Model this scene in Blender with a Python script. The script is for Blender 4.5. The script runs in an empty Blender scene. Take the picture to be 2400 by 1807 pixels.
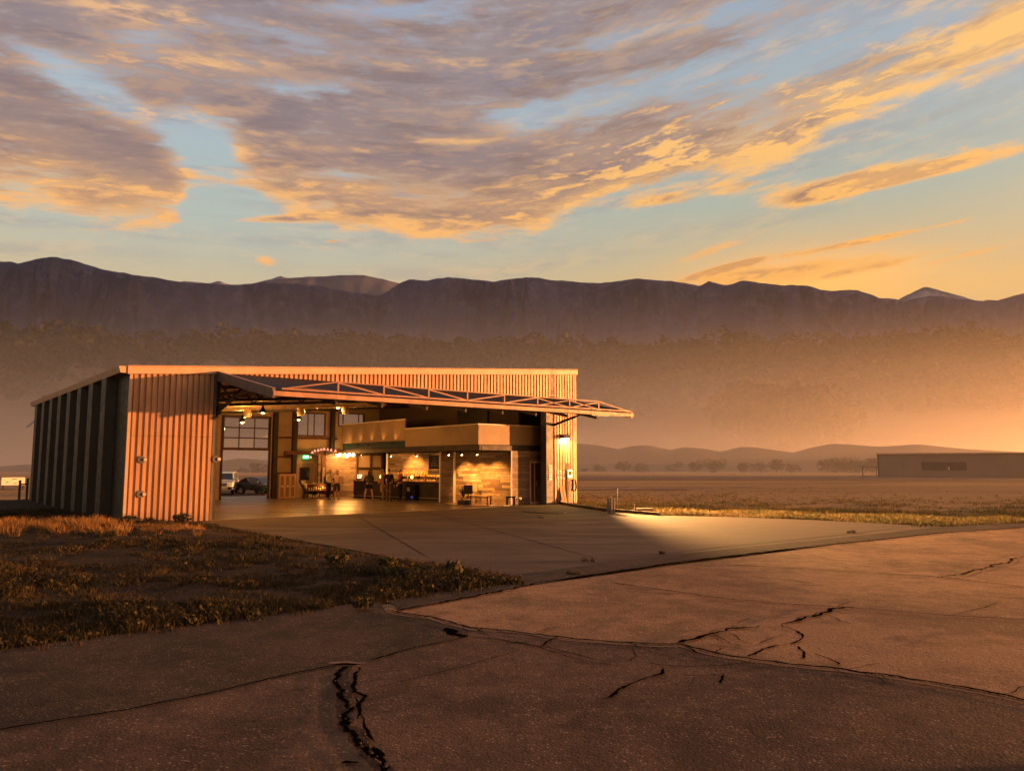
import bpy, bmesh, math, random
import numpy as np
from mathutils import Vector, Matrix, noise as mnoise

random.seed(7)
rng = np.random.default_rng(7)
S = bpy.context.scene
C = S.collection
R = math.radians

# ------------------------------------------------------------------ camera
CAM_H, CAM_F, CAM_P = 2.072, 1773.0, 0.103
cam_d = bpy.data.cameras.new('camera')
cam_d.sensor_width = 36.0
cam_d.lens = CAM_F / 2400.0 * 36.0
cam_d.clip_start, cam_d.clip_end = 0.1, 9000.0
cam = bpy.data.objects.new('camera', cam_d)
cam.location = (0, 0, CAM_H)
cam.rotation_euler = (math.pi / 2 + CAM_P, 0, 0)
C.objects.link(cam)
S.camera = cam

# ------------------------------------------------------------------ render settings
S.render.engine = 'CYCLES'
S.cycles.use_denoising = True
S.cycles.max_bounces = 8
S.cycles.diffuse_bounces = 3
S.cycles.glossy_bounces = 3
S.cycles.transmission_bounces = 4
S.cycles.transparent_max_bounces = 12
S.cycles.volume_bounces = 4
S.cycles.volume_step_rate = 1.0
S.cycles.volume_max_steps = 128
S.cycles.sample_clamp_indirect = 4.0
S.view_settings.view_transform = 'Standard'
S.view_settings.look = 'None'
S.view_settings.exposure = 1.32
S.view_settings.gamma = 1.0

# ------------------------------------------------------------------ building frame (u along the front, v into the building, w up)
TH = 0.692
LX, LY = -13.36, 26.304
UD = np.array([math.cos(TH), math.sin(TH)])
VD = np.array([-math.sin(TH), math.cos(TH)])


def W(u, v, w=0.0):
    return (LX + u * UD[0] + v * VD[0], LY + u * UD[1] + v * VD[1], w)


def gp(x, y, z=0.0):
    """point of the ground plane seen at a place of the 2400 px photograph"""
    X, Z = (x - 1200) / CAM_F, -(y - 903.5) / CAM_F
    d = (X, math.cos(CAM_P) - Z * math.sin(CAM_P), math.sin(CAM_P) + Z * math.cos(CAM_P))
    t = (z - CAM_H) / d[2]
    return (d[0] * t, d[1] * t, z)


def azel(x, y):
    X, Z = (x - 1200) / CAM_F, -(y - 903.5) / CAM_F
    d = Vector((X, math.cos(CAM_P) - Z * math.sin(CAM_P), math.sin(CAM_P) + Z * math.cos(CAM_P))).normalized()
    return math.degrees(math.atan2(d.x, d.y)), math.degrees(math.asin(d.z))


def at_dist(x, y, dist):
    """point at horizontal distance dist seen at pixel x, y"""
    X, Z = (x - 1200) / CAM_F, -(y - 903.5) / CAM_F
    d = (X, math.cos(CAM_P) - Z * math.sin(CAM_P), math.sin(CAM_P) + Z * math.cos(CAM_P))
    t = dist / math.hypot(d[0], d[1])
    return (d[0] * t, d[1] * t, CAM_H + d[2] * t)


# ------------------------------------------------------------------ node helper
class Nd:
    """small expression helper for shader node trees"""

    def __init__(self, nt):
        self.nt = nt

    def new(self, typ, **kw):
        n = self.nt.nodes.new(typ)
        for k, v in kw.items():
            setattr(n, k, v)
        return n

    def link(self, a, b):
        self.nt.links.new(a, b)

    def put(self, sock, v):
        if hasattr(v, 'is_linked') or isinstance(v, bpy.types.NodeSocket):
            self.nt.links.new(v, sock)
        else:
            sock.default_value = v

    def m(self, op, a, b=0.0, c=0.0, clamp=False):
        n = self.new('ShaderNodeMath', operation=op, use_clamp=clamp)
        self.put(n.inputs[0], a)
        self.put(n.inputs[1], b)
        if op in ('MULTIPLY_ADD', 'SMOOTH_MIN', 'SMOOTH_MAX', 'COMPARE', 'WRAP'):
            self.put(n.inputs[2], c)
        return n.outputs[0]

    def add(self, a, b): return self.m('ADD', a, b)
    def sub(self, a, b): return self.m('SUBTRACT', a, b)
    def mul(self, a, b): return self.m('MULTIPLY', a, b)
    def div(self, a, b): return self.m('DIVIDE', a, b)
    def mad(self, a, b, c): return self.m('MULTIPLY_ADD', a, b, c)
    def mx(self, a, b): return self.m('MAXIMUM', a, b)
    def mn(self, a, b): return self.m('MINIMUM', a, b)

    def sstep(self, x, lo, hi, a=0.0, b=1.0):
        n = self.new('ShaderNodeMapRange', interpolation_type='SMOOTHSTEP')
        self.put(n.inputs[0], x)
        n.inputs[1].default_value, n.inputs[2].default_value = lo, hi
        n.inputs[3].default_value, n.inputs[4].default_value = a, b
        return n.outputs[0]

    def lin(self, x, lo, hi, a=0.0, b=1.0):
        n = self.new('ShaderNodeMapRange', interpolation_type='LINEAR')
        self.put(n.inputs[0], x)
        n.inputs[1].default_value, n.inputs[2].default_value = lo, hi
        n.inputs[3].default_value, n.inputs[4].default_value = a, b
        return n.outputs[0]

    def mix(self, f, a, b, mode='MIX'):
        n = self.new('ShaderNodeMix', data_type='RGBA', blend_type=mode)
        self.put(n.inputs[0], f)
        self.put(n.inputs[6], a if not isinstance(a, tuple) else (*a[:3], 1))
        self.put(n.inputs[7], b if not isinstance(b, tuple) else (*b[:3], 1))
        return n.outputs[2]

    def comb(self, x, y, z):
        n = self.new('ShaderNodeCombineXYZ')
        for i, v in enumerate((x, y, z)):
            self.put(n.inputs[i], v)
        return n.outputs[0]

    def sep(self, v):
        n = self.new('ShaderNodeSeparateXYZ')
        self.put(n.inputs[0], v)
        return n.outputs

    def noise(self, vec, scale=1.0, detail=4.0, rough=0.55, dist=0.0, lac=2.0, out=0):
        n = self.new('ShaderNodeTexNoise', noise_dimensions='3D')
        self.put(n.inputs['Vector'], vec)
        n.inputs['Scale'].default_value = scale
        n.inputs['Detail'].default_value = detail
        n.inputs['Roughness'].default_value = rough
        n.inputs['Lacunarity'].default_value = lac
        n.inputs['Distortion'].default_value = dist
        return n.outputs[out]

    def ramp(self, f, stops, interp='LINEAR'):
        n = self.new('ShaderNodeValToRGB')
        n.color_ramp.interpolation = interp
        e = n.color_ramp.elements
        while len(e) < len(stops):
            e.new(0.5)
        for k, (p, c) in enumerate(stops):
            e[k].position = p
            e[k].color = (*c, 1)
        self.put(n.inputs[0], f)
        return n.outputs[0]

    def curve(self, x, pts, lo, hi, vlo, vhi):
        """float curve through pts given in real units; returns the value in real units"""
        t = self.lin(x, lo, hi)
        n = self.new('ShaderNodeFloatCurve')
        cm = n.mapping
        cv = cm.curves[0]
        P = [((a - lo) / (hi - lo), (b - vlo) / (vhi - vlo)) for a, b in pts]
        cv.points[0].location = P[0]
        cv.points[1].location = P[-1]
        for q in P[1:-1]:
            cv.points.new(*q)
        cm.update()
        self.put(n.inputs['Value'], t)
        return self.mad(n.outputs[0], vhi - vlo, vlo)


def srgb(r, g, b):
    f = lambda c: (c / 255 / 12.92) if c / 255 <= 0.04045 else ((c / 255 + 0.055) / 1.055) ** 2.4
    return (f(r), f(g), f(b))


# ------------------------------------------------------------------ sun: low, from the right and a little in front of the hangar
sd = np.array([*(1.48 * UD - VD), 0.0])
sd /= np.linalg.norm(sd)
SUN_EL = R(2.1)
sun_dir = Vector((sd[0] * math.cos(SUN_EL), sd[1] * math.cos(SUN_EL), math.sin(SUN_EL)))   # towards the sun
sun_l = bpy.data.lights.new('sun', 'SUN')
sun_l.energy = 5.0
sun_l.angle = R(0.5)
sun_l.color = (1.0, 0.385, 0.112)
sun_o = bpy.data.objects.new('sun', sun_l)
sun_o.rotation_euler = (-sun_dir).to_track_quat('-Z', 'Y').to_euler()
C.objects.link(sun_o)

# ------------------------------------------------------------------ world: dusk sky with broken cloud
world = bpy.data.worlds.new('World')
S.world = world
world.use_nodes = True
nt = world.node_tree
nt.nodes.clear()
n = Nd(nt)
tc = n.new('ShaderNodeTexCoord').outputs['Generated']
dx, dy, dz = n.sep(tc)
az = n.mul(n.m('ARCTAN2', dx, dy), 180 / math.pi)
el = n.mul(n.m('ARCSINE', dz), 180 / math.pi)
nish = n.new('ShaderNodeTexSky', sky_type='NISHITA')
nish.sun_disc = False
nish.sun_elevation = SUN_EL
nish.sun_rotation = math.atan2(sun_dir.x, sun_dir.y)
nish.air_density, nish.dust_density = 1.0, 1.5

# clear sky between the clouds
elc = n.mx(el, 0.0)
left = n.ramp(n.lin(elc, 0, 90), [
    (0.0, srgb(180, 140, 100)), (0.14, srgb(196, 178, 140)), (0.175, srgb(176, 180, 164)), (0.215, srgb(166, 180, 176)),
    (0.28, srgb(158, 177, 192)), (0.36, srgb(148, 161, 184)), (0.6, srgb(96, 112, 140)), (1.0, srgb(70, 84, 112))])
right = n.ramp(n.lin(elc, 0, 90), [
    (0.0, srgb(225, 155, 75)), (0.13, srgb(216, 168, 90)), (0.165, srgb(192, 170, 126)), (0.205, srgb(164, 170, 152)),
    (0.27, srgb(156, 170, 174)), (0.36, srgb(144, 160, 178)), (0.6, srgb(96, 112, 140)), (1.0, srgb(70, 84, 112))])
tmix = n.sstep(az, -25, 24)
sky = n.mix(tmix, left, right)
# warm glow where the day ends behind the ridge
ga = n.mul(n.sub(az, 21.5), 1 / 8.0)
ge = n.mul(n.sub(el, 12.6), 1 / 2.4)
glow = n.m('POWER', 2.718, n.mul(n.add(n.mul(ga, ga), n.mul(ge, ge)), -1.0))
sky = n.mix(n.mul(glow, 0.8), sky, tuple(c * 1.25 for c in srgb(255, 172, 56)))
sky = n.mix(0.06, sky, nish.outputs[0], 'ADD')

# cloud deck: lower edge as a function of azimuth (degrees of elevation)
edge_px = [(-500, 420), (0, 500), (110, 515), (230, 560), (330, 572), (395, 562), (420, 530), (445, 490), (520, 480), (600, 492),
           (700, 530), (850, 560), (1000, 572), (1150, 580), (1260, 570), (1340, 520), (1450, 480), (1600, 450), (1750, 420),
           (1860, 400), (1960, 330), (2060, 290), (2150, 240), (2250, 205), (2400, 160), (2700, 90)]
pts = sorted(azel(*q) for q in edge_px)
edge = n.curve(az, pts, -50, 50, 0, 50)
# streaks: long in azimuth, thin in elevation, tilted up to the right
tilt = n.sub(el, n.mul(n.sstep(az, -12, 26), n.mul(n.sub(az, -12.0), 0.10)))
tilt = n.sub(tilt, n.mul(n.sstep(az, -12, -40), n.mul(n.add(az, 12.0), 0.06)))
cv = n.comb(n.mul(az, 0.045), n.mul(tilt, 0.21), 0.0)
warp = n.new('ShaderNodeVectorMath', operation='MULTIPLY_ADD')
n.put(warp.inputs[0], n.noise(cv, 1.3, 3, 0.5, out=1))
warp.inputs[1].default_value = (0.5, 0.22, 0.3)
n.put(warp.inputs[2], cv)
cvw = warp.outputs[0]
big = n.noise(cvw, 1.3, 5, 0.55)
mid = n.noise(cvw, 3.2, 8, 0.62, 0.15)
cf = n.comb(n.mul(az, 0.15), n.mul(tilt, 0.68), 3.0)
fine = n.noise(cf, 2.2, 8, 0.66, 0.2)
tex = n.add(n.mul(n.sub(big, 0.5), 0.9), n.add(n.mul(n.sub(mid, 0.5), 1.15), n.mul(n.sub(fine, 0.5), 0.95)))


def blob(px, py, rx, ry, rot=0.0):
    """gaussian patch of sky; radii in degrees"""
    a0, e0 = azel(px, py)
    a = n.sub(az, a0)
    e = n.sub(el, e0)
    c, s = math.cos(R(rot)), math.sin(R(rot))
    p = n.mul(n.add(n.mul(a, c), n.mul(e, s)), 1 / rx)
    q = n.mul(n.sub(n.mul(e, c), n.mul(a, s)), 1 / ry)
    return n.m('POWER', 2.718, n.mul(n.add(n.mul(p, p), n.mul(q, q)), -1.0))


over = n.sub(el, edge)                                 # degrees above the deck's edge
base = n.sstep(over, -1.9, 2.6, -0.72, 0.56)
for b, k in ((blob(480, 345, 2.6, 1.9, -25), 1.25), (blob(230, 215, 4.0, 0.9, -18), 0.75), (blob(330, 90, 4.0, 0.9, 8), 0.5),
             (blob(1235, 285, 3.4, 0.9, 6), 0.8), (blob(1480, 215, 8, 1.0, 8), 0.62), (blob(1850, 120, 9, 1.5, 7), 0.62), (blob(2200, 40, 9, 1.8, 4), 0.62), (blob(1700, 30, 8, 0.9, 2), 0.5),
             (blob(1420, 95, 5, 0.7, 4), 0.45), (blob(650, 200, 6, 0.6, 6), 0.4), (blob(560, 478, 4.0, 0.8, 8), 0.55), (blob(900, 25, 7, 0.6, 2), 0.4)):
    base = n.sub(base, n.mul(b, k))
for b, k in ((blob(2140, 408, 9, 0.75, 5), 1.45), (blob(1960, 425, 6, 0.9, 8), 0.9), (blob(1730, 445, 3.4, 0.8, 8), 0.9), (blob(1540, 470, 2.6, 0.6, 6), 0.9),
             (blob(620, 612, 1.2, 0.7, 0), 1.05), (blob(437, 572, 0.8, 0.45, 0), 1.0), (blob(1640, 598, 5, 0.55, 14), 1.1),
             (blob(1800, 640, 9, 0.8, 4), 1.05), (blob(2040, 562, 8, 0.30, 5), 1.1), (blob(1700, 628, 4, 0.30, 12), 1.1), (blob(2000, 640, 6, 0.5, 8), 0.95), (blob(2280, 596, 5, 0.3, 8), 0.8),
             (blob(600, 516, 4.5, 0.35, 7), 0.95), (blob(775, 567, 0.7, 0.2, 0), 0.8), (blob(1160, 640, 4, 0.35, 2), 0.6)):
    base = n.add(base, n.mul(b, k))
dens = n.add(base, n.mul(tex, 1.25))
cover = n.sstep(dens, -0.10, 0.50)
# light: warm rims and lit streaks, mauve grey hearts
rim = n.sstep(dens, 0.80, 0.12)
streak = n.sstep(n.add(n.mul(n.sub(mid, 0.5), 1.3), n.mul(n.sub(fine, 0.5), 1.7)), -0.04, 0.28)
low = n.sstep(over, 7.0, 0.3)
rband = n.mul(n.sstep(az, -3, 8), n.sstep(over, 8.5, 3.0))
lit = n.add(n.mul(rim, n.add(n.mul(low, 0.85), 0.2)), n.mul(streak, n.add(n.mul(low, 0.75), n.add(n.mul(rband, 0.9), 0.26))))
lit = n.mx(lit, n.mul(n.sstep(over, -1.2, -3.2), n.add(0.55, n.mul(streak, 0.6))))
for b, k in ((blob(380, 40, 7, 0.7, 4), 1.0), (blob(380, 150, 7, 0.6, 10), 1.0), (blob(330, 265, 5, 0.6, 7), 0.8), (blob(1000, 330, 9, 0.3, 2), 0.7), (blob(1050, 445, 10, 0.3, 2), 0.7),
             (blob(800, 350, 5, 0.25, 5), 0.6), (blob(1100, 150, 9, 0.5, 4), 0.45), (blob(2300, 150, 5, 0.9, 22), 0.9), (blob(150, 410, 8, 1.5, 0), 0.45), (blob(330, 520, 3, 0.9, -20), 0.6)):
    lit = n.add(lit, n.mul(b, n.mul(k, n.sstep(n.add(n.mul(mid, 0.6), n.mul(fine, 0.4)), 0.42, 0.58))))
dark = n.sstep(n.noise(n.comb(n.mul(az, 0.06), n.mul(tilt, 0.35), 7.0), 2.4, 6, 0.6, 0.4), 0.46, 0.68)
lit = n.mul(n.m('MINIMUM', lit, 1.0), n.sub(1.0, n.mul(dark, n.mul(0.55, n.sstep(over, -3.5, 0.0)))))
heart_l = n.mix(n.sstep(el, 14, 34), srgb(146, 123, 118), srgb(131, 128, 142))
heart_r = n.mix(n.sstep(el, 10, 30), srgb(166, 120, 88), srgb(134, 130, 142))
heart = n.mix(tmix, heart_l, heart_r)
heart = n.mix(n.mul(dark, 0.55), heart, n.mix(tmix, srgb(118, 104, 112), srgb(130, 100, 82)))
warmc = n.mix(tmix, n.mix(n.sstep(el, 14, 34), srgb(250, 186, 112), srgb(230, 184, 138)), n.mix(n.sstep(el, 12, 26), srgb(252, 180, 90), srgb(250, 196, 120)))
ccol = n.mix(lit, heart, warmc)
veil = n.mul(n.sstep(n.noise(n.comb(n.mul(az, 0.03), n.mul(tilt, 0.26), 11.0), 2.0, 8, 0.68, 0.3), 0.40, 0.72), n.sstep(over, -7.0, 4.0, 0.10, 0.75))
vcol = n.mix(n.sstep(fine, 0.42, 0.62), n.mix(tmix, srgb(150, 142, 152), srgb(158, 148, 146)), n.mix(tmix, srgb(226, 186, 150), srgb(240, 192, 128)))
full = n.mix(cover, n.mix(veil, sky, vcol), ccol)
# the bright air round the low sun, out of the picture to the right
sa = n.mul(n.sub(az, math.degrees(math.atan2(sun_dir.x, sun_dir.y))), 1 / 23.0)
se = n.mul(n.sub(el, 14.0), 1 / 14.0)
aureole = n.m('POWER', 2.718, n.mul(n.add(n.mul(sa, sa), n.mul(se, se)), -1.0))
full = n.mix(n.mul(aureole, 1.0), full, (4.2, 1.5, 0.36), 'ADD')
# below the horizon: the ground's own dim glow
full = n.mix(n.sstep(el, 0.0, -6.0), full, (0.05, 0.035, 0.025))
bg = n.new('ShaderNodeBackground')
n.put(bg.inputs[0], full)
bg.inputs[1].default_value = 0.42
wo = n.new('ShaderNodeOutputWorld')
n.link(bg.outputs[0], wo.inputs[0])
world.cycles.sampling_method = 'MANUAL'
world.cycles.sample_map_resolution = 512


# ================================================================== helpers
def mesh_obj(name, verts, faces, mat=None, parent=None, smooth=False, fmat=None, loc=None):
    me = bpy.data.meshes.new(name)
    if isinstance(verts, np.ndarray) and isinstance(faces, np.ndarray):
        k = faces.shape[1]
        me.vertices.add(len(verts))
        me.vertices.foreach_set('co', verts.astype(np.float32).ravel())
        me.loops.add(faces.size)
        me.loops.foreach_set('vertex_index', faces.astype(np.int32).ravel())
        me.polygons.add(len(faces))
        me.polygons.foreach_set('loop_start', np.arange(0, faces.size, k, dtype=np.int32))
        me.update(calc_edges=True)
    else:
        me.from_pydata([tuple(map(float, v)) for v in verts], [], [tuple(f) for f in faces])
    for m in (mat if isinstance(mat, (list, tuple)) else [mat]):
        if m:
            me.materials.append(m)
    if fmat is not None:
        me.polygons.foreach_set('material_index', np.array(fmat, dtype=np.int32))
    if smooth:
        me.polygons.foreach_set('use_smooth', np.ones(len(me.polygons), dtype=bool))
    me.update()
    o = bpy.data.objects.new(name, me)
    C.objects.link(o)
    if parent:
        o.parent = parent
    if loc:
        o.location = loc
    return o


class MB:
    """collects shapes of one part"""

    def __init__(self):
        self.v, self.f, self.mi, self.cur = [], [], [], 0

    def add(self, vs, fs):
        b = len(self.v)
        self.v += [tuple(map(float, q)) for q in vs]
        for f in fs:
            self.f.append(tuple(b + i for i in f))
            self.mi.append(self.cur)
        return self

    def box(self, x0, x1, y0, y1, z0, z1):
        return self.add([(x, y, z) for z in (z0, z1) for y in (y0, y1) for x in (x0, x1)],
                        [(0, 2, 3, 1), (4, 5, 7, 6), (0, 1, 5, 4), (2, 6, 7, 3), (0, 4, 6, 2), (1, 3, 7, 5)])

    def beam(self, p, q, w, h=None, up=(0, 0, 1)):
        """rectangular bar from p to q, w across and h along 'up'"""
        h = h or w
        p, q = Vector(p), Vector(q)
        d = (q - p).normalized()
        u = Vector(up)
        if abs(d.dot(u)) > 0.98:
            u = Vector((1, 0, 0))
        s = d.cross(u).normalized()
        t = s.cross(d).normalized()
        vs = [c + s * (a * w / 2) + t * (b * h / 2) for c in (p, q) for a, b in ((-1, -1), (1, -1), (1, 1), (-1, 1))]
        return self.add(vs, [(0, 3, 2, 1), (4, 5, 6, 7), (0, 1, 5, 4), (1, 2, 6, 5), (2, 3, 7, 6), (3, 0, 4, 7)])

    def tube(self, path, r, n=8, cap=True):
        path = [Vector(p) for p in path]
        rs = r if isinstance(r, (list, tuple)) else [r] * len(path)
        ref = None
        rings = []
        for i, p in enumerate(path):
            d = (path[min(i + 1, len(path) - 1)] - path[max(i - 1, 0)])
            d = d.normalized() if d.length > 1e-9 else Vector((0, 0, 1))
            if ref is None:
                ref = Vector((0, 0, 1)) if abs(d.z) < 0.9 else Vector((1, 0, 0))
            s = d.cross(ref)
            s = s.normalized() if s.length > 1e-6 else Vector((1, 0, 0))
            t = s.cross(d).normalized()
            ref = t
            rings.append([p + (s * math.cos(a) + t * math.sin(a)) * rs[i] for a in (2 * math.pi * k / n for k in range(n))])
        vs = [q for ring in rings for q in ring]
        fs = []
        for i in range(len(path) - 1):
            for k in range(n):
                a, b = i * n + k, i * n + (k + 1) % n
                fs.append((a, b, b + n, a + n))
        if cap:
            fs.append(tuple(range(n - 1, -1, -1)))
            fs.append(tuple((len(path) - 1) * n + k for k in range(n)))
        return self.add(vs, fs)

    def lathe(self, prof, n=16, c=(0, 0, 0)):
        vs, fs = [], []
        for r, z in prof:
            for k in range(n):
                a = 2 * math.pi * k / n
                vs.append((c[0] + r * math.cos(a), c[1] + r * math.sin(a), c[2] + z))
        for i in range(len(prof) - 1):
            for k in range(n):
                a, b = i * n + k, i * n + (k + 1) % n
                fs.append((a, b, b + n, a + n))
        fs.append(tuple(range(n - 1, -1, -1)))
        fs.append(tuple((len(prof) - 1) * n + k for k in range(n)))
        return self.add(vs, fs)

    def prism(self, poly, fn, a0, a1):
        """polygon (list of 2D points) swept from a0 to a1; fn(p, q, a) gives the 3D point"""
        m = len(poly)
        vs = [fn(p, q, a) for a in (a0, a1) for p, q in poly]
        fs = [tuple(range(m - 1, -1, -1)), tuple(range(m, 2 * m))]
        fs += [(i, (i + 1) % m, m + (i + 1) % m, m + i) for i in range(m)]
        return self.add(vs, fs)

    def ball(self, c, r, n=10, sc=(1, 1, 1)):
        prof = [(max(math.sin(math.pi * i / n), 0.02) * r, -math.cos(math.pi * i / n) * r) for i in range(n + 1)]
        b = len(self.v)
        self.lathe(prof, n + 4)
        self.v[b:] = [(c[0] + x * sc[0], c[1] + y * sc[1], c[2] + z * sc[2]) for x, y, z in self.v[b:]]
        return self

    def build(self, name, mat, parent=None, smooth=False, bevel=0.0, loc=None):
        o = mesh_obj(name, self.v, self.f, mat, parent, smooth, self.mi if isinstance(mat, (list, tuple)) else None, loc)
        if bevel:
            b = o.modifiers.new('bevel', 'BEVEL')
            b.width, b.segments, b.limit_method = bevel, 2, 'ANGLE'
        return o


def empty(name, loc, rz=0.0, label=None, cat=None, group=None):
    o = bpy.data.objects.new(name, None)
    C.objects.link(o)
    o.location = loc
    o.rotation_euler = (0, 0, rz)
    o.empty_display_size = 0.2
    if label:
        tag(o, label, cat, group)
    return o


def tag(o, label=None, cat=None, group=None, kind=None):
    if label:
        o['label'] = label
    if cat:
        o['category'] = cat
    if group:
        o['group'] = group
    if kind:
        o['kind'] = kind
    return o


def structure(o):
    o['kind'] = 'structure'
    return o


def copy_thing(o, parent=None):
    c = o.copy()
    C.objects.link(c)
    if parent:
        c.parent = parent
        c.matrix_parent_inverse = o.matrix_parent_inverse
    for ch in list(o.children):
        copy_thing(ch, c)
    return c


# ================================================================== materials
def mat(name, col, rough=0.6, metal=0.0, var=0.0, vscale=3.0, bump=0.0, bscale=40.0, emit=None, estr=0.0, spec=0.4, coat=0.0, alpha=None, trans=0.0, var2=None):
    m = bpy.data.materials.new(name)
    m.use_nodes = True
    nt = m.node_tree
    b = nt.nodes['Principled BSDF']
    b.inputs['Base Color'].default_value = (*col, 1)
    b.inputs['Roughness'].default_value = rough
    b.inputs['Metallic'].default_value = metal
    b.inputs['Specular IOR Level'].default_value = spec
    b.inputs['Coat Weight'].default_value = coat
    b.inputs['Transmission Weight'].default_value = trans
    n = Nd(nt)
    if var or bump or var2:
        tc = n.new('ShaderNodeTexCoord').outputs['Object']
        if var or var2:
            f = n.sstep(n.noise(tc, vscale, 5, 0.6), 0.3, 0.7)
            hi = var2 if var2 else tuple(min(c * (1 + var), 1) for c in col)
            lo = col if var2 else tuple(c * (1 - var) for c in col)
            n.link(n.mix(f, lo, hi), b.inputs['Base Color'])
            n.link(n.sstep(n.noise(tc, vscale * 2.3, 4), 0.2, 0.8, max(rough - 0.1, 0), min(rough + 0.1, 1)), b.inputs['Roughness'])
        if bump:
            bp = n.new('ShaderNodeBump')
            bp.inputs['Strength'].default_value = bump
            bp.inputs['Distance'].default_value = 0.02
            n.link(n.noise(tc, bscale, 3, 0.6), bp.inputs['Height'])
            n.link(bp.outputs[0], b.inputs['Normal'])
    if emit:
        b.inputs['Emission Color'].default_value = (*emit, 1)
        b.inputs['Emission Strength'].default_value = estr
    return m


M = {}
M['steel_dark'] = mat('dark_steel', (0.035, 0.026, 0.022), 0.55, 0.3, 0.3, 2)
M['steel_red'] = mat('red_primer_steel', (0.075, 0.028, 0.018), 0.6, 0.1, 0.3, 2)
M['trim'] = mat('tan_trim', (0.48, 0.30, 0.20), 0.45, 0.0, 0.1, 2)
M['truss'] = mat('rusty_pink_steel', (0.24, 0.11, 0.075), 0.5, 0.0, 0.15, 3)
M['trim_dark'] = mat('charcoal_trim', (0.09, 0.08, 0.075), 0.5, 0.1, 0.2, 2)
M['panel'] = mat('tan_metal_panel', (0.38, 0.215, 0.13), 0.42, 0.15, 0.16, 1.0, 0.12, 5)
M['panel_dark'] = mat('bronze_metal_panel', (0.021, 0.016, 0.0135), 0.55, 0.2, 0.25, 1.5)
M['roof'] = mat('galvanised_roof', (0.30, 0.28, 0.27), 0.4, 0.5, 0.15, 1.5)
M['liner'] = mat('insulation_liner', (0.34, 0.26, 0.165), 0.55, 0.0, 0.15, 1.2, 0.15, 5)
M['foil'] = mat('foil_insulation', (0.62, 0.5, 0.35), 0.38, 0.7, 0.25, 3, 0.5, 6)
M['white'] = mat('white_paint', (0.72, 0.68, 0.62), 0.5, 0.0, 0.06, 3)
M['plaster'] = mat('painted_board', (0.29, 0.215, 0.145), 0.6, 0.0, 0.05, 1.0)
M['black'] = mat('black_plastic', (0.014, 0.013, 0.013), 0.4, 0.0, 0.3, 6)
M['glass_dark'] = mat('dark_glass', (0.02, 0.022, 0.025), 0.08, 0.0, 0.0, spec=0.6)
M['galv'] = mat('galvanised_steel', (0.5, 0.45, 0.4), 0.35, 0.8, 0.15, 4)

for key in ('panel', 'panel_dark'):
    nt = M[key].node_tree
    n = Nd(nt)
    b_ = nt.nodes['Principled BSDF']
    x, y, z = n.sep(n.new('ShaderNodeTexCoord').outputs['Object'])
    st = n.noise(n.comb(n.mul(x, 5.0), n.mul(y, 5.0), n.mul(z, 0.35)), 1.0, 6, 0.65)
    splash = n.mul(n.sstep(n.add(z, n.mul(n.sub(st, 0.5), 0.7)), 0.55, 0.0), 0.45)
    c = tuple(M[key].node_tree.nodes['Principled BSDF'].inputs['Base Color'].default_value)[:3]
    col = n.mix(n.sstep(st, 0.36, 0.64), tuple(k * 0.80 for k in c), tuple(k * 1.12 for k in c))
    lap = n.m('LESS_THAN', n.m('ABSOLUTE', n.sub(z, 3.05)), 0.012)
    screw = n.mul(n.m('LESS_THAN', n.m('ABSOLUTE', n.sub(n.m('FRACT', n.mul(z, 1 / 1.5)), 0.5)), 0.012), n.m('LESS_THAN', n.m('FRACT', n.mul(n.add(x, y), 5.0)), 0.16))
    col = n.mix(n.mx(splash, n.mx(n.mul(lap, 0.6), n.mul(screw, 0.7))), col, tuple(k * 0.35 for k in c))
    n.link(col, b_.inputs['Base Color'])


def glass_mat(name, tint=(0.9, 0.92, 0.92), rough=0.02):
    m = bpy.data.materials.new(name)
    m.use_nodes = True
    nt = m.node_tree
    nt.nodes.clear()
    n = Nd(nt)
    tr = n.new('ShaderNodeBsdfTransparent')
    tr.inputs[0].default_value = (*tint, 1)
    gl = n.new('ShaderNodeBsdfGlossy')
    gl.inputs['Roughness'].default_value = rough
    fr = n.new('ShaderNodeFresnel')
    fr.inputs[0].default_value = 1.45
    mx = n.new('ShaderNodeMixShader')
    n.link(fr.outputs[0], mx.inputs[0])
    n.link(tr.outputs[0], mx.inputs[1])
    n.link(gl.outputs[0], mx.inputs[2])
    o = n.new('ShaderNodeOutputMaterial')
    n.link(mx.outputs[0], o.inputs[0])
    return m


M['glass'] = glass_mat('window_glass')


def ground_mat(name, c0, c1, c2=None, s=1.0, stretch=(1, 1, 1), rough=0.9, bump=0.6, bdist=0.05, fine=6.0):
    m = bpy.data.materials.new(name)
    m.use_nodes = True
    nt = m.node_tree
    b = nt.nodes['Principled BSDF']
    n = Nd(nt)
    geo = n.new('ShaderNodeNewGeometry').outputs['Position']
    mp = n.new('ShaderNodeMapping')
    mp.inputs['Scale'].default_value = stretch
    n.link(geo, mp.inputs[0])
    a = n.noise(mp.outputs[0], s, 7, 0.62, 0.3)
    f = n.noise(geo, fine, 6, 0.7)
    col = n.mix(n.sstep(a, 0.35, 0.65), c0, c1)
    if c2:
        col = n.mix(n.sstep(f, 0.45, 0.72), col, c2)
    n.link(col, b.inputs['Base Color'])
    b.inputs['Roughness'].default_value = rough
    b.inputs['Specular IOR Level'].default_value = 0.15
    bp = n.new('ShaderNodeBump')
    bp.inputs['Strength'].default_value = bump
    bp.inputs['Distance'].default_value = bdist
    n.link(f, bp.inputs['Height'])
    n.link(bp.outputs[0], b.inputs['Normal'])
    return m


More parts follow.
